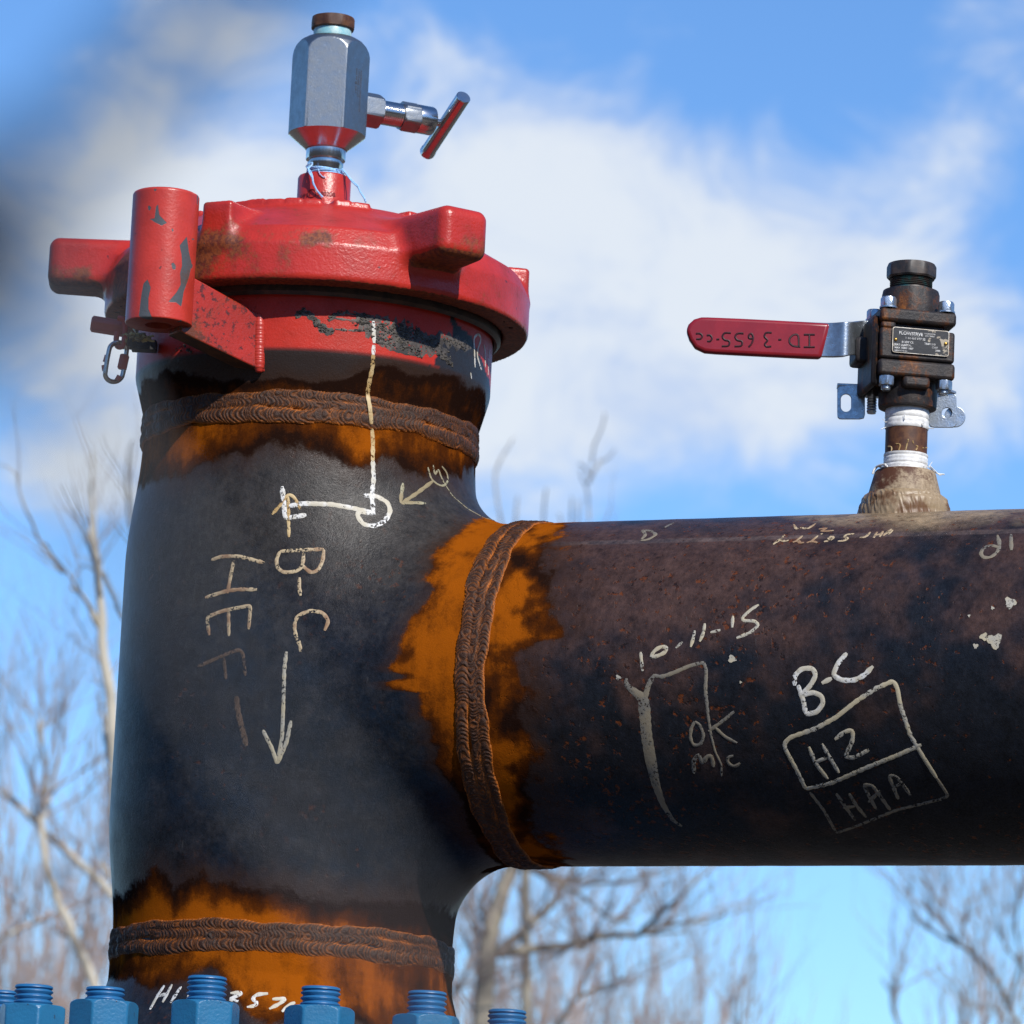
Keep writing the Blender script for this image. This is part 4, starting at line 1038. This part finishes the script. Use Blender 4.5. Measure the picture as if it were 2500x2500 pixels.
def blob(mb, px, py, r, seed=0):
    k = 18; rs = random.Random(seed); ph = rs.random() * 6
    pts = [(px, py)] + [(px + r * (1 + .25 * math.sin(3 * a + ph) + .12 * math.sin(7 * a)) * math.cos(a), py + r * (1 + .25 * math.sin(3 * a + ph) + .12 * math.sin(5 * a)) * math.sin(a)) for a in [2 * math.pi * i / k for i in range(k)]]
    P = trace(*np.array(pts).T); P = P + snormal(P) * .0007
    mb.raw(P, [(0, 1 + (i + 1) % k, 1 + i) for i in range(k)])
mark('marker_line', [c3((680, 1235), (684, 1300), (688, 1410)), c3((684, 1425), (680, 1500))], 10, CH_W, 'white vertical marker line on the red band')
mark('marker_line', [c3((680, 1495), (675, 1600), (652, 1700), (635, 1800), (642, 1850)) + c5((1262, 180), (1270, 262)), c5((1271, 280), (1276, 340), (1275, 440))], 9, CH_Y, 'rust yellowed part of the vertical marker line')
mark('marker_line', [c5((1275, 430), (1280, 520), (1270, 600), (1279, 682))], 10, CH_W)
mark('hand_lettering', [c5((1232, 598), (1290, 600), (1345, 630), (1360, 672), (1332, 722), (1280, 744), (1230, 735), (1200, 692), (1210, 672), (1250, 680), (1287, 683)),
                        c5((848, 555), (852, 600), (858, 660), (864, 710)), c5((864, 707), (900, 700), (962, 690)), c5((880, 648), (950, 636), (1080, 640), (1180, 658), (1285, 681))], 10.5, CH_W, 'white T and hook mark')
mark('drawn_arrow', [c5((880, 795), (878, 700), (876, 605)), c5((800, 688), (850, 632), (877, 590), (905, 605), (935, 665))], 7, CH_Y, 'small orange arrow pointing up')
mark('drawn_arrow', [c5((1560, 530), (1480, 590), (1410, 636)), c5((1418, 540), (1405, 635), (1460, 632), (1525, 635)),
                     (c5((1535, 465), (1550, 520), (1580, 547), (1610, 556), (1632, 530), (1625, 490), (1600, 460)), 5), (c5((1560, 455), (1568, 505), (1585, 470), (1595, 505), (1612, 540)), 5), (c5((1612, 540), (1650, 600), (1720, 660), (1800, 705), (1850, 716)), 2.5)], 8, CH_G, 'dusty yellow arrow pointing left with a squiggle')
mark('hand_lettering', [c5((838, 862), (940, 856), (1045, 851)), c5((838, 862), (820, 900), (825, 940), (855, 962), (920, 956), (945, 930), (950, 868)), c5((938, 925), (985, 965), (1020, 950), (1040, 905), (1045, 854)), c5((930, 985), (928, 1030), (935, 1072)),
                        c5((1048, 1236), (1068, 1190), (1040, 1150), (980, 1141), (920, 1165), (905, 1210), (912, 1260), (935, 1310), (935, 1336))], 8, CH_T, 'tan letters B-C written sideways')
mark('drawn_arrow', [c5((868, 1335), (858, 1420), (855, 1560), (848, 1740), (826, 1858)), c5((757, 1705), (800, 1790), (825, 1865), (870, 1760), (890, 1660))], 8.5, CH_B, 'long pale arrow pointing down')
mark('hand_lettering', [c5((515, 902), (560, 886), (640, 884), (765, 916)), c5((485, 1080), (580, 1050), (640, 1041), (730, 1042)), c5((620, 905), (605, 980), (590, 1060)),
                        c5((505, 1258), (492, 1172), (570, 1142), (700, 1116), (690, 1230)), c5((595, 1145), (597, 1262))], 8, CH_T, 'tan letters HE written sideways')
mark('hand_lettering', [c5((450, 1405), (520, 1375), (600, 1340), (650, 1324), (665, 1350), (675, 1450)), c5((573, 1365), (583, 1465)), (c5((632, 1545), (640, 1620), (660, 1700), (680, 1780)), 13)], 8, CH_F, 'faded letter F and smudge')
# on the branch
c11 = c6((1415, 690), (1408, 730), (1395, 772)); c12 = c6((1465, 655), (1460, 700), (1440, 745))
mb = MB()
mark('hand_lettering', [cM((130, 85), (140, 180)), (cM((180, 110), (198, 78), (235, 56), (264, 62), (255, 86), (215, 105), (185, 111)), 8), cM((305, 65), (338, 35)), c11, c12, c7((70, 700), (120, 688)), c7((182, 618), (178, 676)),
                        c7((310, 562), (270, 587), (226, 628), (228, 642), (290, 642), (312, 662), (270, 700), (200, 728))], 7, CH_B, 'date 10-11-15')
mark('marker_line', [(cM((195, 200), (230, 210), (290, 190), (370, 155), (445, 135), (457, 180), (452, 270), (465, 400), (480, 500), (500, 580), (530, 640), (532, 700)), [8, 8, 7, 8, 6, 5, 5]),
                     (cM((60, 215), (58, 250), (100, 282), (145, 318), (152, 400), (160, 500), (180, 620), (205, 740), (240, 840), (290, 920), (335, 950)), [8, 16, 26, 24, 25, 25, 20, 15, 11, 8]), (cM((200, 196), (172, 240), (152, 312)), [9, 13])], 8, CH_D, 'thick running paint stroke')
mark('hand_lettering', [cM((400, 430), (382, 460), (376, 510), (392, 550), (430, 545), (445, 500), (425, 447), (400, 430)), cM((595, 380), (540, 427), (468, 478)), cM((500, 460), (550, 507), (610, 538)),
                        (cM((395, 688), (393, 622), (420, 592), (437, 642), (462, 598), (485, 602), (492, 656)), 9), cM((625, 635), (600, 657), (562, 638), (560, 606), (592, 600))], 7, CH_D, 'OK and initials')
mark('hand_lettering', [cM((912, 250), (940, 330), (950, 393)), cM((895, 252), (895, 202), (930, 167), (985, 165), (1002, 200), (975, 250), (925, 302), (985, 284), (1030, 302), (1038, 340), (1005, 385), (945, 395)), cM((1030, 240), (1080, 215)),
                        cM((1155, 90), (1110, 140), (1085, 200), (1130, 226), (1190, 226), (1240, 202), (1285, 155))], 10, CH_W, 'white letters B-C')
mark('drawn_box', [cM((950, 765), (905, 670), (850, 570), (842, 540), (870, 510), (1000, 465), (1100, 410), (1200, 330), (1300, 265), (1385, 228), (1405, 262), (1420, 350), (1470, 500), (1530, 600), (1600, 710)), cM((950, 765), (1080, 735), (1250, 660), (1400, 600), (1525, 545))], 9, CH_B, 'hand drawn box round HZ and HAA')
mark('drawn_box', [cM((1600, 710), (1660, 800), (1620, 816), (1400, 870), (1200, 950), (1100, 985), (1090, 960), (1040, 870), (970, 780))], 7, CH_D)
mark('hand_lettering', [cM((965, 555), (1000, 640), (1060, 715)), cM((1030, 540), (1070, 610), (1115, 685)), cM((1000, 630), (1055, 610)), cM((1095, 520), (1140, 482), (1183, 470), (1185, 520), (1145, 608), (1190, 610), (1265, 570))], 8.5, CH_B, 'letters HZ')
mark('hand_lettering', [cM((1100, 785), (1145, 850), (1195, 920)), cM((1165, 785), (1200, 845), (1250, 905)), cM((1135, 860), (1195, 850)), cM((1300, 865), (1265, 800), (1237, 742), (1280, 746), (1320, 800), (1370, 870)), cM((1262, 830), (1322, 772)),
                        cM((1410, 815), (1385, 755), (1362, 697), (1400, 702), (1430, 740), (1470, 795)), cM((1385, 757), (1432, 733))], 8, CH_D, 'letters HAA')
mark('hand_lettering', [cT((575, 195), (590, 228), (622, 208), (650, 226), (702, 190)), cT((722, 222), (775, 214), (730, 236), (812, 230)), cT((735, 250), (745, 252)),
                        cT((452, 313), (490, 285), (520, 258)), cT((485, 290), (510, 280), (512, 300), (545, 287)), cT((568, 300), (610, 285), (600, 308), (635, 300)), cT((590, 292), (625, 262)), cT((650, 303), (685, 288), (715, 303)), cT((670, 300), (716, 262)), cT((752, 296), (785, 290), (818, 268), (785, 262), (775, 282)),
                        cT((835, 293), (880, 290), (900, 276), (865, 270), (885, 252), (932, 250)), cT((965, 272), (1000, 272), (1025, 240)), cT((1045, 275), (1065, 240)), cT((1058, 258), (1088, 250)), cT((1080, 270), (1100, 235)), cT((1100, 262), (1150, 222)), cT((1130, 255), (1158, 228))], 7, CH_T, 'upside down tan serial number')
mark('hand_lettering', [cT((1775, 258), (1790, 312), (1782, 350), (1740, 388), (1692, 392), (1672, 362), (1700, 328), (1740, 316), (1786, 330)), cT((1855, 253), (1858, 348))], 8, CH_D, 'dull letters d1')
mark('hand_lettering', [c6((1148, 243), (1182, 240), (1228, 214), (1200, 196), (1150, 190), (1176, 214), (1150, 238)), c6((1265, 180), (1280, 170), (1310, 156))], 8, CH_D, 'stray curled mark near the branch weld')
for x, y, r, s_, cf_ in ((585, 120, 9, 1, cM), (628, 235, 3, 3, cM), (20, 212, 6, 4, cM), (1482, 742, 17, 5, c7), (1428, 722, 9, 6, c7), (1388, 768, 6, 9, c7), (1560, 554, 13, 7, c7), (1472, 580, 4, 8, c7), (1355, 618, 3, 10, c7)):
    (px_, py_), = cf_((x, y)); mb = MB(); blob(mb, px_, py_, r, s_); under(mb.build('paint_spot', CH_B), PIPE)

mark('hand_lettering', [cH((255, 1025), (320, 905), (392, 795)), cH((375, 955), (420, 870), (465, 785)), cH((338, 897), (420, 870)), cH((450, 960), (500, 880), (552, 805)), cH((612, 890), (620, 897))], 8, CH_W, 'white HI writing')
mark('hand_lettering', [
                        cH((1015, 868), (1135, 862), (1060, 903), (1000, 925), (1090, 945)), cH((1370, 872), (1262, 880), (1215, 925), (1275, 958), (1250, 990), (1170, 1000)), cH((1410, 925), (1545, 918), (1475, 970), (1380, 1018)), cH((1500, 1045), (1560, 985), (1625, 955))], 8, CH_W, 'white 357 writing')
mark('hand_lettering', [(c3((1480, 1600), (1476, 1480), (1470, 1365), (1508, 1332), (1530, 1372), (1500, 1460), (1496, 1510), (1530, 1620)), 6), (c3((1548, 1420), (1560, 1475), (1560, 1600)), 6), (c3((1590, 1460), (1582, 1660)), 4), (c3((1445, 1640), (1452, 1690)), 4)], 6, CH_W, 'running white letters at right edge of the red band')
mark('faded_number', [c4((1335, 1262), (1362, 1260), (1355, 1290)), c4((1385, 1245), (1420, 1240), (1400, 1285)), c4((1455, 1215), (1440, 1285)), c4((1490, 1225), (1500, 1260), (1530, 1250), (1525, 1280)), c4((1550, 1272), (1580, 1270))], 4, CH_Y) if False else None
mb = MB()
for st in (((1335, 1262), (1362, 1260), (1355, 1290)), ((1385, 1245), (1420, 1240), (1402, 1285)), ((1462, 1215), (1445, 1285)), ((1490, 1225), (1496, 1262), (1530, 1252), (1510, 1285)), ((1550, 1272), (1580, 1270))):
    P = []
    for x, y in c4(*st):
        d = ray(x, y); ox, oy = CAMP[0] - V0[0], CAMP[1] - V0[1]; a = d[0]**2 + d[1]**2; b = ox * d[0] + oy * d[1]; c = ox * ox + oy * oy - .0248**2
        P.append(CAMP + d * ((-b - math.sqrt(max(b * b - a * c, 0))) / a))
    mb.tube(sm(P, 4), .0008, 5)
under(mb.build('faded_writing', CH_Y), NIP)
TARF = make_chalk('tar_film', (.11, .095, .082), (.035, .031, .028), alpha=.92)
def film(strokes):
    mb = MB()
    for p_, w_ in strokes: ribbon(mb, p_, w_, off=.0004, wn=.5)
    under(mb.build('tar_film', TARF), PIPE)
film([(c3((70, 1205), (130, 1160), (200, 1205), (260, 1275), (370, 1330)), 14), (c3((250, 1280), (340, 1330)), 24), (c3((330, 1240), (390, 1180), (520, 1175), (640, 1195)), 8)])
film([(c3((540, 1210), (650, 1290), (760, 1310), (900, 1350), (1080, 1420), (1180, 1460)), [14, 36, 54, 60, 52, 34])]); film([(c3((690, 1390), (850, 1430), (1000, 1480), (1070, 1520)), [10, 26, 24, 6])]); film([(c3((1020, 1320), (1120, 1400), (1220, 1470), (1290, 1580)), [12, 26, 28, 10])])
film([(c3((1090, 1400), (1200, 1370), (1320, 1400), (1450, 1450)), [14, 28, 28, 14])]); film([(c3((380, 1215), (500, 1230), (650, 1235)), 5)]); film([(c3((380, 1300), (500, 1310), (650, 1312)), 5)]); film([(c3((640, 1215), (720, 1215), (810, 1225)), 14)])
# tar smear round the red band: lumpy crust with a torn outline
def gunk(strokes, h, name, amp=.0035):
    mb = MB(); rs = np.random.default_rng(5)
    pts = []
    for s_, w in strokes:
        s_ = np.array(s_); L = np.r_[0, np.cumsum(np.hypot(*np.diff(s_, axis=0).T))]; t = np.arange(0, L[-1], 3.2)
        c = np.stack([np.interp(t, L, s_[:, i]) for i in (0, 1)], 1)
        for k in range(int(w / 4)):
            o = rs.normal(0, w * .26, (len(c), 2)) * np.array([.5, 1.0]); keep = rs.random(len(c)) < .34; pts.append((c + o)[keep])
    pts = np.concatenate(pts); P = trace(pts[:, 0], pts[:, 1]); N = snormal(P)
    for p, nn2 in zip(P, N):
        u, v, a = frame(nn2); rr = rs.uniform(.0008, .0022); hh = rs.uniform(.3, 1.0) * h; ang = rs.random() * 6.3; st = rs.uniform(.7, 2.6)
        ring = [(math.cos(q) * rr * st, math.sin(q) * rr) for q in np.linspace(0, 2 * math.pi, 7)[:-1]]
        # stretch mostly sideways round the pipe
        V = [p + u * x * .9 + v * y - a * .0004 for x, y in ring] + [p + u * x * .5 + v * y * .5 + a * hh * rs.uniform(.6, 1.2) for x, y in ring] + [p + a * hh * 1.2]
        F = [(i, (i + 1) % 6, (i + 1) % 6 + 6, i + 6) for i in range(6)] + [(i + 6, (i + 1) % 6 + 6, 12) for i in range(6)]
        mb.raw(np.array(V), F)
    o = mb.build(name, GUNK, smooth=True, ang=70); under(o, PIPE); tag(o, 'dried black tar smeared round the red band'); return o
gunk([(c3((70, 1200), (130, 1150), (200, 1200), (250, 1270), (330, 1310), (370, 1330)), 16), (c3((330, 1230), (370, 1180), (460, 1160), (560, 1190), (640, 1190)), 9), (c3((260, 1290), (340, 1330)), 22), (c3((400, 1300), (520, 1310), (640, 1310)), 6),
      (c3((560, 1220), (660, 1280), (760, 1300), (900, 1340), (1020, 1390)), 50), (c3((700, 1380), (850, 1420), (980, 1460), (1060, 1500)), 26), (c3((1000, 1320), (1100, 1400), (1200, 1470), (1290, 1580)), 26), (c3((840, 1270), (960, 1300), (1060, 1330)), 16), (c3((1090, 1390), (1200, 1370), (1300, 1400), (1400, 1440)), 14)], .0016, 'tar_smear')
gunk([(c2((1060, 1470), (1120, 1440), (1190, 1480)), 12)], .002, 'tar_smear')

# ------------------------------------------------------------------ ground and trees
ground = mesh('ground', [(-400, -400, -2.65), (400, -400, -2.65), (400, 400, -2.65), (-400, 400, -2.65)], [(0, 1, 2, 3)], GROUND, smooth=False)
tag(ground, kind='structure')
# unseen ridge behind and beside the camera, added to cut sky fill and reflections
hn = 90; V = []; F = []
for i in range(hn):
    a = R_(-200 + 220 * i / (hn - 1) - 0); ca, sa = math.cos(a), math.sin(a)
    for rr0, zz0 in ((16, -2.66), (22, 1.5), (34, 7 + 1.6 * math.sin(i * .7) + 1.1 * math.sin(i * 1.9)), (60, 10 + 2 * math.sin(i * .5)), (120, -2.7)):
        V.append((rr0 * ca, -4 + rr0 * sa, zz0))
for i in range(hn - 1):
    for j in range(4): F.append((i * 5 + j, i * 5 + j + 1, i * 5 + 6 + j, i * 5 + 5 + j))
hl_ = mesh('sky_blocking_ridge', V, F, flat('dark_ridge_brown', (.045, .036, .026), (.020, .020, .014), .9, 2, .6, .35, .65, dist=.2)); tag(hl_, kind='structure')
rt = random.Random(21)
def limb(mb, pts, Y, r0, r1, jit=.0, n=7, wob=1.0):
    """a limb traced through points at its own distance, with real taper"""
    P = np.array([on_y(x, y, Y) for x, y in pts]); k = 5; t = np.linspace(0, len(P) - 1, (len(P) - 1) * k + 1)
    Q = np.stack([np.interp(t, np.arange(len(P)), P[:, i]) for i in range(3)], 1)
    ph = rt.random() * 6; Q[:, 1] += jit * np.sin(np.linspace(0, 2.5, len(Q)) + ph) - jit * math.sin(ph)
    for i in range(1, len(Q)): Q[i] += np.array((rt.uniform(-1, 1), 0, rt.uniform(-1, 1))) * .012 * wob
    for _ in range(2): Q[1:-1] = (Q[:-2] + 2 * Q[1:-1] + Q[2:]) / 4
    R2 = np.linspace(r0, r1, len(Q)); mb.tube(Q, R2, n); return Q, R2
def twigs(mb, Q, R2, n, L, depth, up=.5, spread=.9, r=.006, side=None):
    for _ in range(n):
        i = rt.randrange(max(1, len(Q) // 6), len(Q)); p = Q[i]; t = Q[min(i, len(Q) - 1)] - Q[max(0, i - 2)]; t = t / (np.linalg.norm(t) + 1e-9)
        d = t * .7 + np.array((rt.uniform(-1, 1), rt.uniform(-1, 1), rt.uniform(-.3, 1))) * spread + np.array((0, 0, up)); d /= np.linalg.norm(d)
        l = L * rt.uniform(.5, 1.2); pts = [p]; rr = min(r, R2[i] * .7)
        for k in range(4):
            d = d + np.array((rt.uniform(-1, 1), rt.uniform(-1, 1), rt.uniform(-.6, .9))) * .22; d /= np.linalg.norm(d); pts.append(pts[-1] + d * l / 4)
        rs = np.linspace(rr, rr * .35, 5); mb.tube(pts, rs, 4, caps=False)
        if depth: twigs(mb, np.array(pts), rs, rt.randint(2, 4), l * .55, depth - 1, up, spread, rr * .6)
def tree(name, label, Y, trunk, limbs, mt, tw_mt, tw, group=None):
    b = on_y(*trunk[0][0][0], Y); base = np.array((b[0], Y, -2.65)); root = empty(name, tuple(base), label, 'tree', group)
    mb = MB(); tm = MB(); k = (Y - CAMP[1]) / FPX
    for j, (pts, w0, w1) in enumerate(trunk + limbs):
        Q, R2 = limb(mb, pts, Y, w0 * k / 2, w1 * k / 2, jit=0 if j == 0 else .35)
        if j == 0: mb.tube([base + (Q[0] - base) * q for q in (0, .5, 1.0)], [w0 * k / 2 * 1.35, w0 * k / 2 * 1.15, w0 * k / 2], 10)
        twigs(tm, Q, R2, tw[0] if j else tw[1], tw[2], tw[3], r=tw[4] * k, up=.3)
    under(mb.build('trunk', mt), root); (under(tm.build('crown', tw_mt), root) if tm.V else None); return root
def cL(*p): return [(x * .7246, 1050 + y * .7246) for x, y in p]
def cB(*p): return [(1050 + x / 2.576, 2080 + y / 2.576) for x, y in p]
def cR(*p): return [(1750 + x / 2.576, 2080 + y / 2.576) for x, y in p]
def cC(*p): return [(1100 + x / 3.864, 950 + y / 3.864) for x, y in p]
tree('bare_tree', 'tall slim bare tree with pale bark just left of the vertical pipe', 17, [(cL((430, 1900), (410, 1500), (395, 1150), (375, 930), (348, 720), (338, 560), (318, 350), (305, 200), (318, 65)), 46, 5)],
     [(cL((330, 660), (300, 590), (262, 530), (215, 480)), 13, 9), (cL((215, 480), (160, 420), (120, 330), (95, 260), (85, 190), (45, 165), (10, 150)), 9, 2), (cL((335, 640), (285, 570), (240, 510), (205, 470)), 9, 4), (cL((218, 480), (180, 480), (160, 460), (162, 430)), 5, 2),
      (cL((328, 470), (300, 390), (275, 320), (243, 240)), 9, 2), (cL((300, 370), (280, 290), (262, 230)), 5, 2), (cL((340, 500), (330, 420), (305, 380), (250, 365), (215, 345)), 6, 2), (cL((325, 480), (260, 440), (222, 415)), 5, 2), (cL((350, 480), (375, 560), (400, 610), (425, 650)), 11, 8), (cL((345, 780), (300, 730), (250, 700), (245, 680)), 7, 2),
      (cL((362, 850), (320, 810), (275, 780)), 9, 3), (cL((385, 1150), (350, 1030), (330, 960), (305, 880), (290, 830)), 16, 6), (cL((385, 1180), (340, 1120), (310, 1085)), 6, 2), (cL((342, 560), (345, 480), (330, 390), (320, 320)), 12, 3)], BARK_PALE, TWIG, (2, 3, .45, 1, 2))
tree('bare_tree', 'bare tree whose thin tops rise behind the left shoulder of the tee', 21, [(cL((560, 1900), (540, 1200), (500, 600), (450, 345), (432, 230), (428, 120), (443, 30)), 26, 5)],
     [(cL((452, 345), (425, 250), (400, 190), (410, 150), (370, 90), (360, 50)), 4, 1.5), (cL((500, 560), (475, 350), (465, 200), (468, 110)), 14, 6), (cL((450, 400), (420, 370), (390, 340)), 4, 1.5)], BARK_GREY, TWIG, (1, 2, .35, 1, 2))
tree('forked_tree', 'pale blotchy tree crossed by a thick limb at the lower left edge', 24, [(cL((380, 2300), (320, 1870), (240, 1690), (205, 1600), (160, 1500), (140, 1350), (135, 1280), (155, 1200), (145, 1090), (130, 1000), (140, 960)), 28, 5)],
     [(cL((395, 1590), (330, 1510), (240, 1430), (160, 1350), (110, 1310), (50, 1240), (-30, 1180)), 22, 14), (cL((235, 1700), (190, 1680), (165, 1660)), 14, 6), (cL((130, 1330), (150, 1270), (160, 1180), (200, 1050), (215, 930)), 10, 3), (cL((400, 1560), (350, 1480), (310, 1420)), 16, 8), (cL((-40, 1760), (0, 1720), (60, 1670), (120, 1620)), 12, 6),
      (cL((130, 1050), (110, 980), (70, 900), (20, 860)), 5, 2), (cL((140, 1000), (180, 940), (210, 920)), 5, 2), (cL((-20, 1100), (40, 1050), (120, 1030)), 4, 2)], BARK_PALE, TWIG, (7, 7, 1.0, 2, 3.2))
tree('spreading_tree', 'grey barked tree with crooked limbs spreading below the branch pipe', 27, [(cB((330, 1600), (330, 1100), (360, 640), (390, 480), (430, 330), (490, 170), (560, 60), (620, -40)) + [(1330, 1800), (1400, 1500), (1438, 1290)], 58, 14)],
     [(cB((420, 640), (560, 500), (700, 350), (800, 230), (870, 90), (950, -60)), 26, 12), (cB((430, 640), (600, 620), (760, 600), (900, 575), (1000, 530), (1150, 490), (1300, 500), (1400, 450), (1500, 420), (1600, 390), (1760, 375), (1860, 330)), 26, 5), (cB((1330, 490), (1450, 400), (1560, 330), (1650, 240), (1760, 150), (1800, 60)), 13, 4),
      (cB((500, 60), (640, 120), (760, 200), (900, 280), (1000, 370), (1120, 480), (1260, 500)), 14, 6), (cB((620, 90), (800, 180), (940, 210), (1100, 240), (1280, 225), (1480, 170), (1600, 100)), 12, 4), (cB((1300, 510), (1420, 540), (1550, 565), (1660, 560)), 9, 3), (cB((1000, 530), (990, 620), (950, 690)), 14, 6),
      (cB((780, 1150), (850, 1000), (920, 870), (1080, 810), (1240, 720)), 18, 5), (cB((300, 1100), (310, 800), (335, 600)), 16, 8), (cB((100, 950), (180, 870), (290, 760)), 10, 4), (cB((360, 640), (300, 500), (250, 400), (180, 320)), 12, 4), (cB((380, 560), (340, 430), (330, 330)), 10, 4)], BARK_GREY, TWIG, (9, 4, .9, 2, 3.2))
tree('bare_tree', 'bare tree with only blurred twig tips above the branch pipe near the tee', 33, [([(1290, 2700), (1280, 2000), (1270, 1500), (1258, 1330), (1262, 1215)], 30, 4)],
     [([(1275, 1600), (1320, 1400), (1325, 1290), (1334, 1215)], 8, 4), ([(1275, 1600), (1380, 1400), (1392, 1290), (1395, 1205)], 8, 4), ([(1272, 1500), (1200, 1150), (1225, 1075), (1250, 1030)], 8, 3), ([(1240, 1500), (1232, 1290), (1228, 1250)], 6, 3), ([(1380, 1420), (1372, 1290), (1366, 1240)], 7, 4), ([(1390, 1500), (1412, 1300), (1415, 1210)], 7, 4), (cC((1310, 1240), (1290, 900), (1260, 820), (1210, 770)), 6, 3), (cC((1310, 800), (1250, 640), (1200, 550)), 6, 3), (cC((1300, 880), (1340, 730), (1410, 580), (1470, 530), (1560, 450)), 9, 3), (cC((1330, 700), (1350, 580), (1440, 470), (1450, 380)), 5, 3)], BARK_GREY, TWIG, (0, 0, .3, 0, 3))
tree('leaning_tree', 'bare tree leaning left with fine blurred twigs at the lower right corner', 36, [(cR((2150, 1500), (1900, 1100), (1800, 880), (1700, 720), (1600, 630), (1500, 570), (1400, 520), (1320, 480), (1260, 430), (1210, 370)), 16, 5)],
     [(cR((1840, 950), (1900, 700), (1850, 500), (1880, 300), (1830, 150)), 8, 4), (cR((1650, 680), (1580, 540), (1560, 430), (1600, 300), (1580, 150)), 7, 3), (cR((1500, 570), (1420, 420), (1380, 320), (1330, 230), (1280, 150)), 7, 3), (cR((1420, 330), (1440, 240), (1400, 140)), 5, 3), (cR((1200, 1200), (1120, 1050), (1080, 900), (1010, 840)), 9, 4),
      (cR((1950, 1300), (1760, 1000), (1560, 1000), (1360, 760)), 8, 3), (cR((1960, 760), (1800, 620), (1720, 420), (1640, 220)), 7, 3), (cR((1920, 1000), (1950, 700), (1900, 400), (1960, 100)), 8, 4)], BARK_GREY, TWIG, (7, 8, 1.1, 2, 3.2))
# thicket of saplings far behind: six grown shapes, copied with their own size and turn
protos = []
for k in range(6):
    mb = MB(); H = 8.0; P = [np.zeros(3)]
    for i in range(7): P.append(P[-1] + np.array((rt.uniform(-.12, .12), rt.uniform(-.12, .12), H / 7)))
    Q = sm(P, 3); R2 = np.linspace(.07, .012, len(Q)); mb.tube(Q, R2, 5)
    twigs(mb, Q, R2, 22, 2.3, 2, up=.55, spread=.75, r=.026)
    protos.append(mb)
pob = []
def place_sapling(px, top, Y, k, label):
    p = on_y(px, top, Y); h = p[2] + 2.65
    if len(pob) <= k:
        o = protos[k].build('sapling', TWIG_RED if k % 2 else TWIG); pob.append(o)
    else:
        o = pob[k].copy(); COL.objects.link(o)
    o.location = (p[0], Y, -2.65); sc = h / 8.6; o.scale = (sc, sc, sc); o.rotation_euler = (0, 0, rt.random() * 6.3)
    tag(o, label, 'tree', 'saplings in the thicket behind'); return o
spots = [(-60, 1900), (-10, 1830), (40, 1980), (80, 2060), (165, 1990), (245, 1960), (20, 2150), (140, 2200), (225, 2120), (270, 2150), (60, 2230), (180, 2260), (110, 2130), (-20, 2080), (200, 2190), (290, 2240), (30, 2290), (90, 2330),
         (1100, 2230), (1150, 2180), (1190, 2290), (1230, 2240), (1280, 2330), (1320, 2270), (1370, 2350), (1410, 2290), (1450, 2380), (1490, 2310), (1530, 2260), (1560, 2380), (1600, 2330), (1650, 2400), (1690, 2360), (1730, 2330), (1790, 2270), (1770, 2400), (1830, 2390), (1880, 2440),
         (1120, 2350), (1170, 2400), (1250, 2400), (1340, 2420), (1430, 2440), (1210, 2360), (2250, 2430), (2330, 2380), (2420, 2300), (2500, 2250), (1300, 2180), (1080, 2300), (1140, 2260), (1265, 2290), (1385, 2400), (1475, 2420), (1515, 2440), (1625, 2440), (1700, 2450)]
for i, (x, t) in enumerate(spots):
    where = 'lower left corner' if x < 320 else ('gap right of the flange' if x < 1500 else ('open sky under the branch pipe' if x < 2200 else 'lower right corner'))
    place_sapling(x, t, 44 + (i * 7) % 23, i % 6, 'thin blurred sapling of the far thicket in the ' + where)

# ------------------------------------------------------------------ wire fence close to the camera, far out of focus
def fp(px, py, dist):
    d = ray(px, py); return CAMP + d * dist
mb = MB()
A_ = [fp(-330, 900, .34), fp(-160, 720, .335), fp(-60, 640, .33), fp(60, 500, .33), fp(330, 210, .33), fp(620, -90, .33), fp(900, -380, .335)]
mb.tube(sm(A_, 8), .0023, 12)
FEN = empty('wire_fence', tuple(fp(-100, 600, .33)), 'dark wire fence strands, hugely out of focus, crossing the upper left corner', 'fence')
under(mb.build('fence_wire', FENCE), FEN)
mb = MB()
B_ = [fp(-420, 250, .345), fp(-200, 480, .34), fp(-60, 610, .335), fp(40, 760, .33), fp(200, 1090, .33), fp(600, 1740, .33), fp(1080, 2470, .33), fp(1400, 2960, .33)]
QB = sm(B_, 8); mb.tube(QB, np.interp(np.arange(len(QB)), [0, 20, 30, 38, 60], [.0030, .0030, .0016, .0007, .0006]), 12); under(mb.build('fence_wire', GALV), FEN)
mb = MB()
mb.tube(sm([fp(-120 + 50 * math.cos(a), 600 + 120 * math.sin(a), .332 + .002 * math.cos(a)) for a in np.linspace(0, 9.5, 14)], 4), .0042, 10)
mb.tube(sm([fp(-60, 400, .331), fp(-20, 540, .331), fp(-18, 700, .331), fp(-60, 840, .331)], 6), .0042, 10)
under(mb.build('wire_twist', FENCE), FEN)
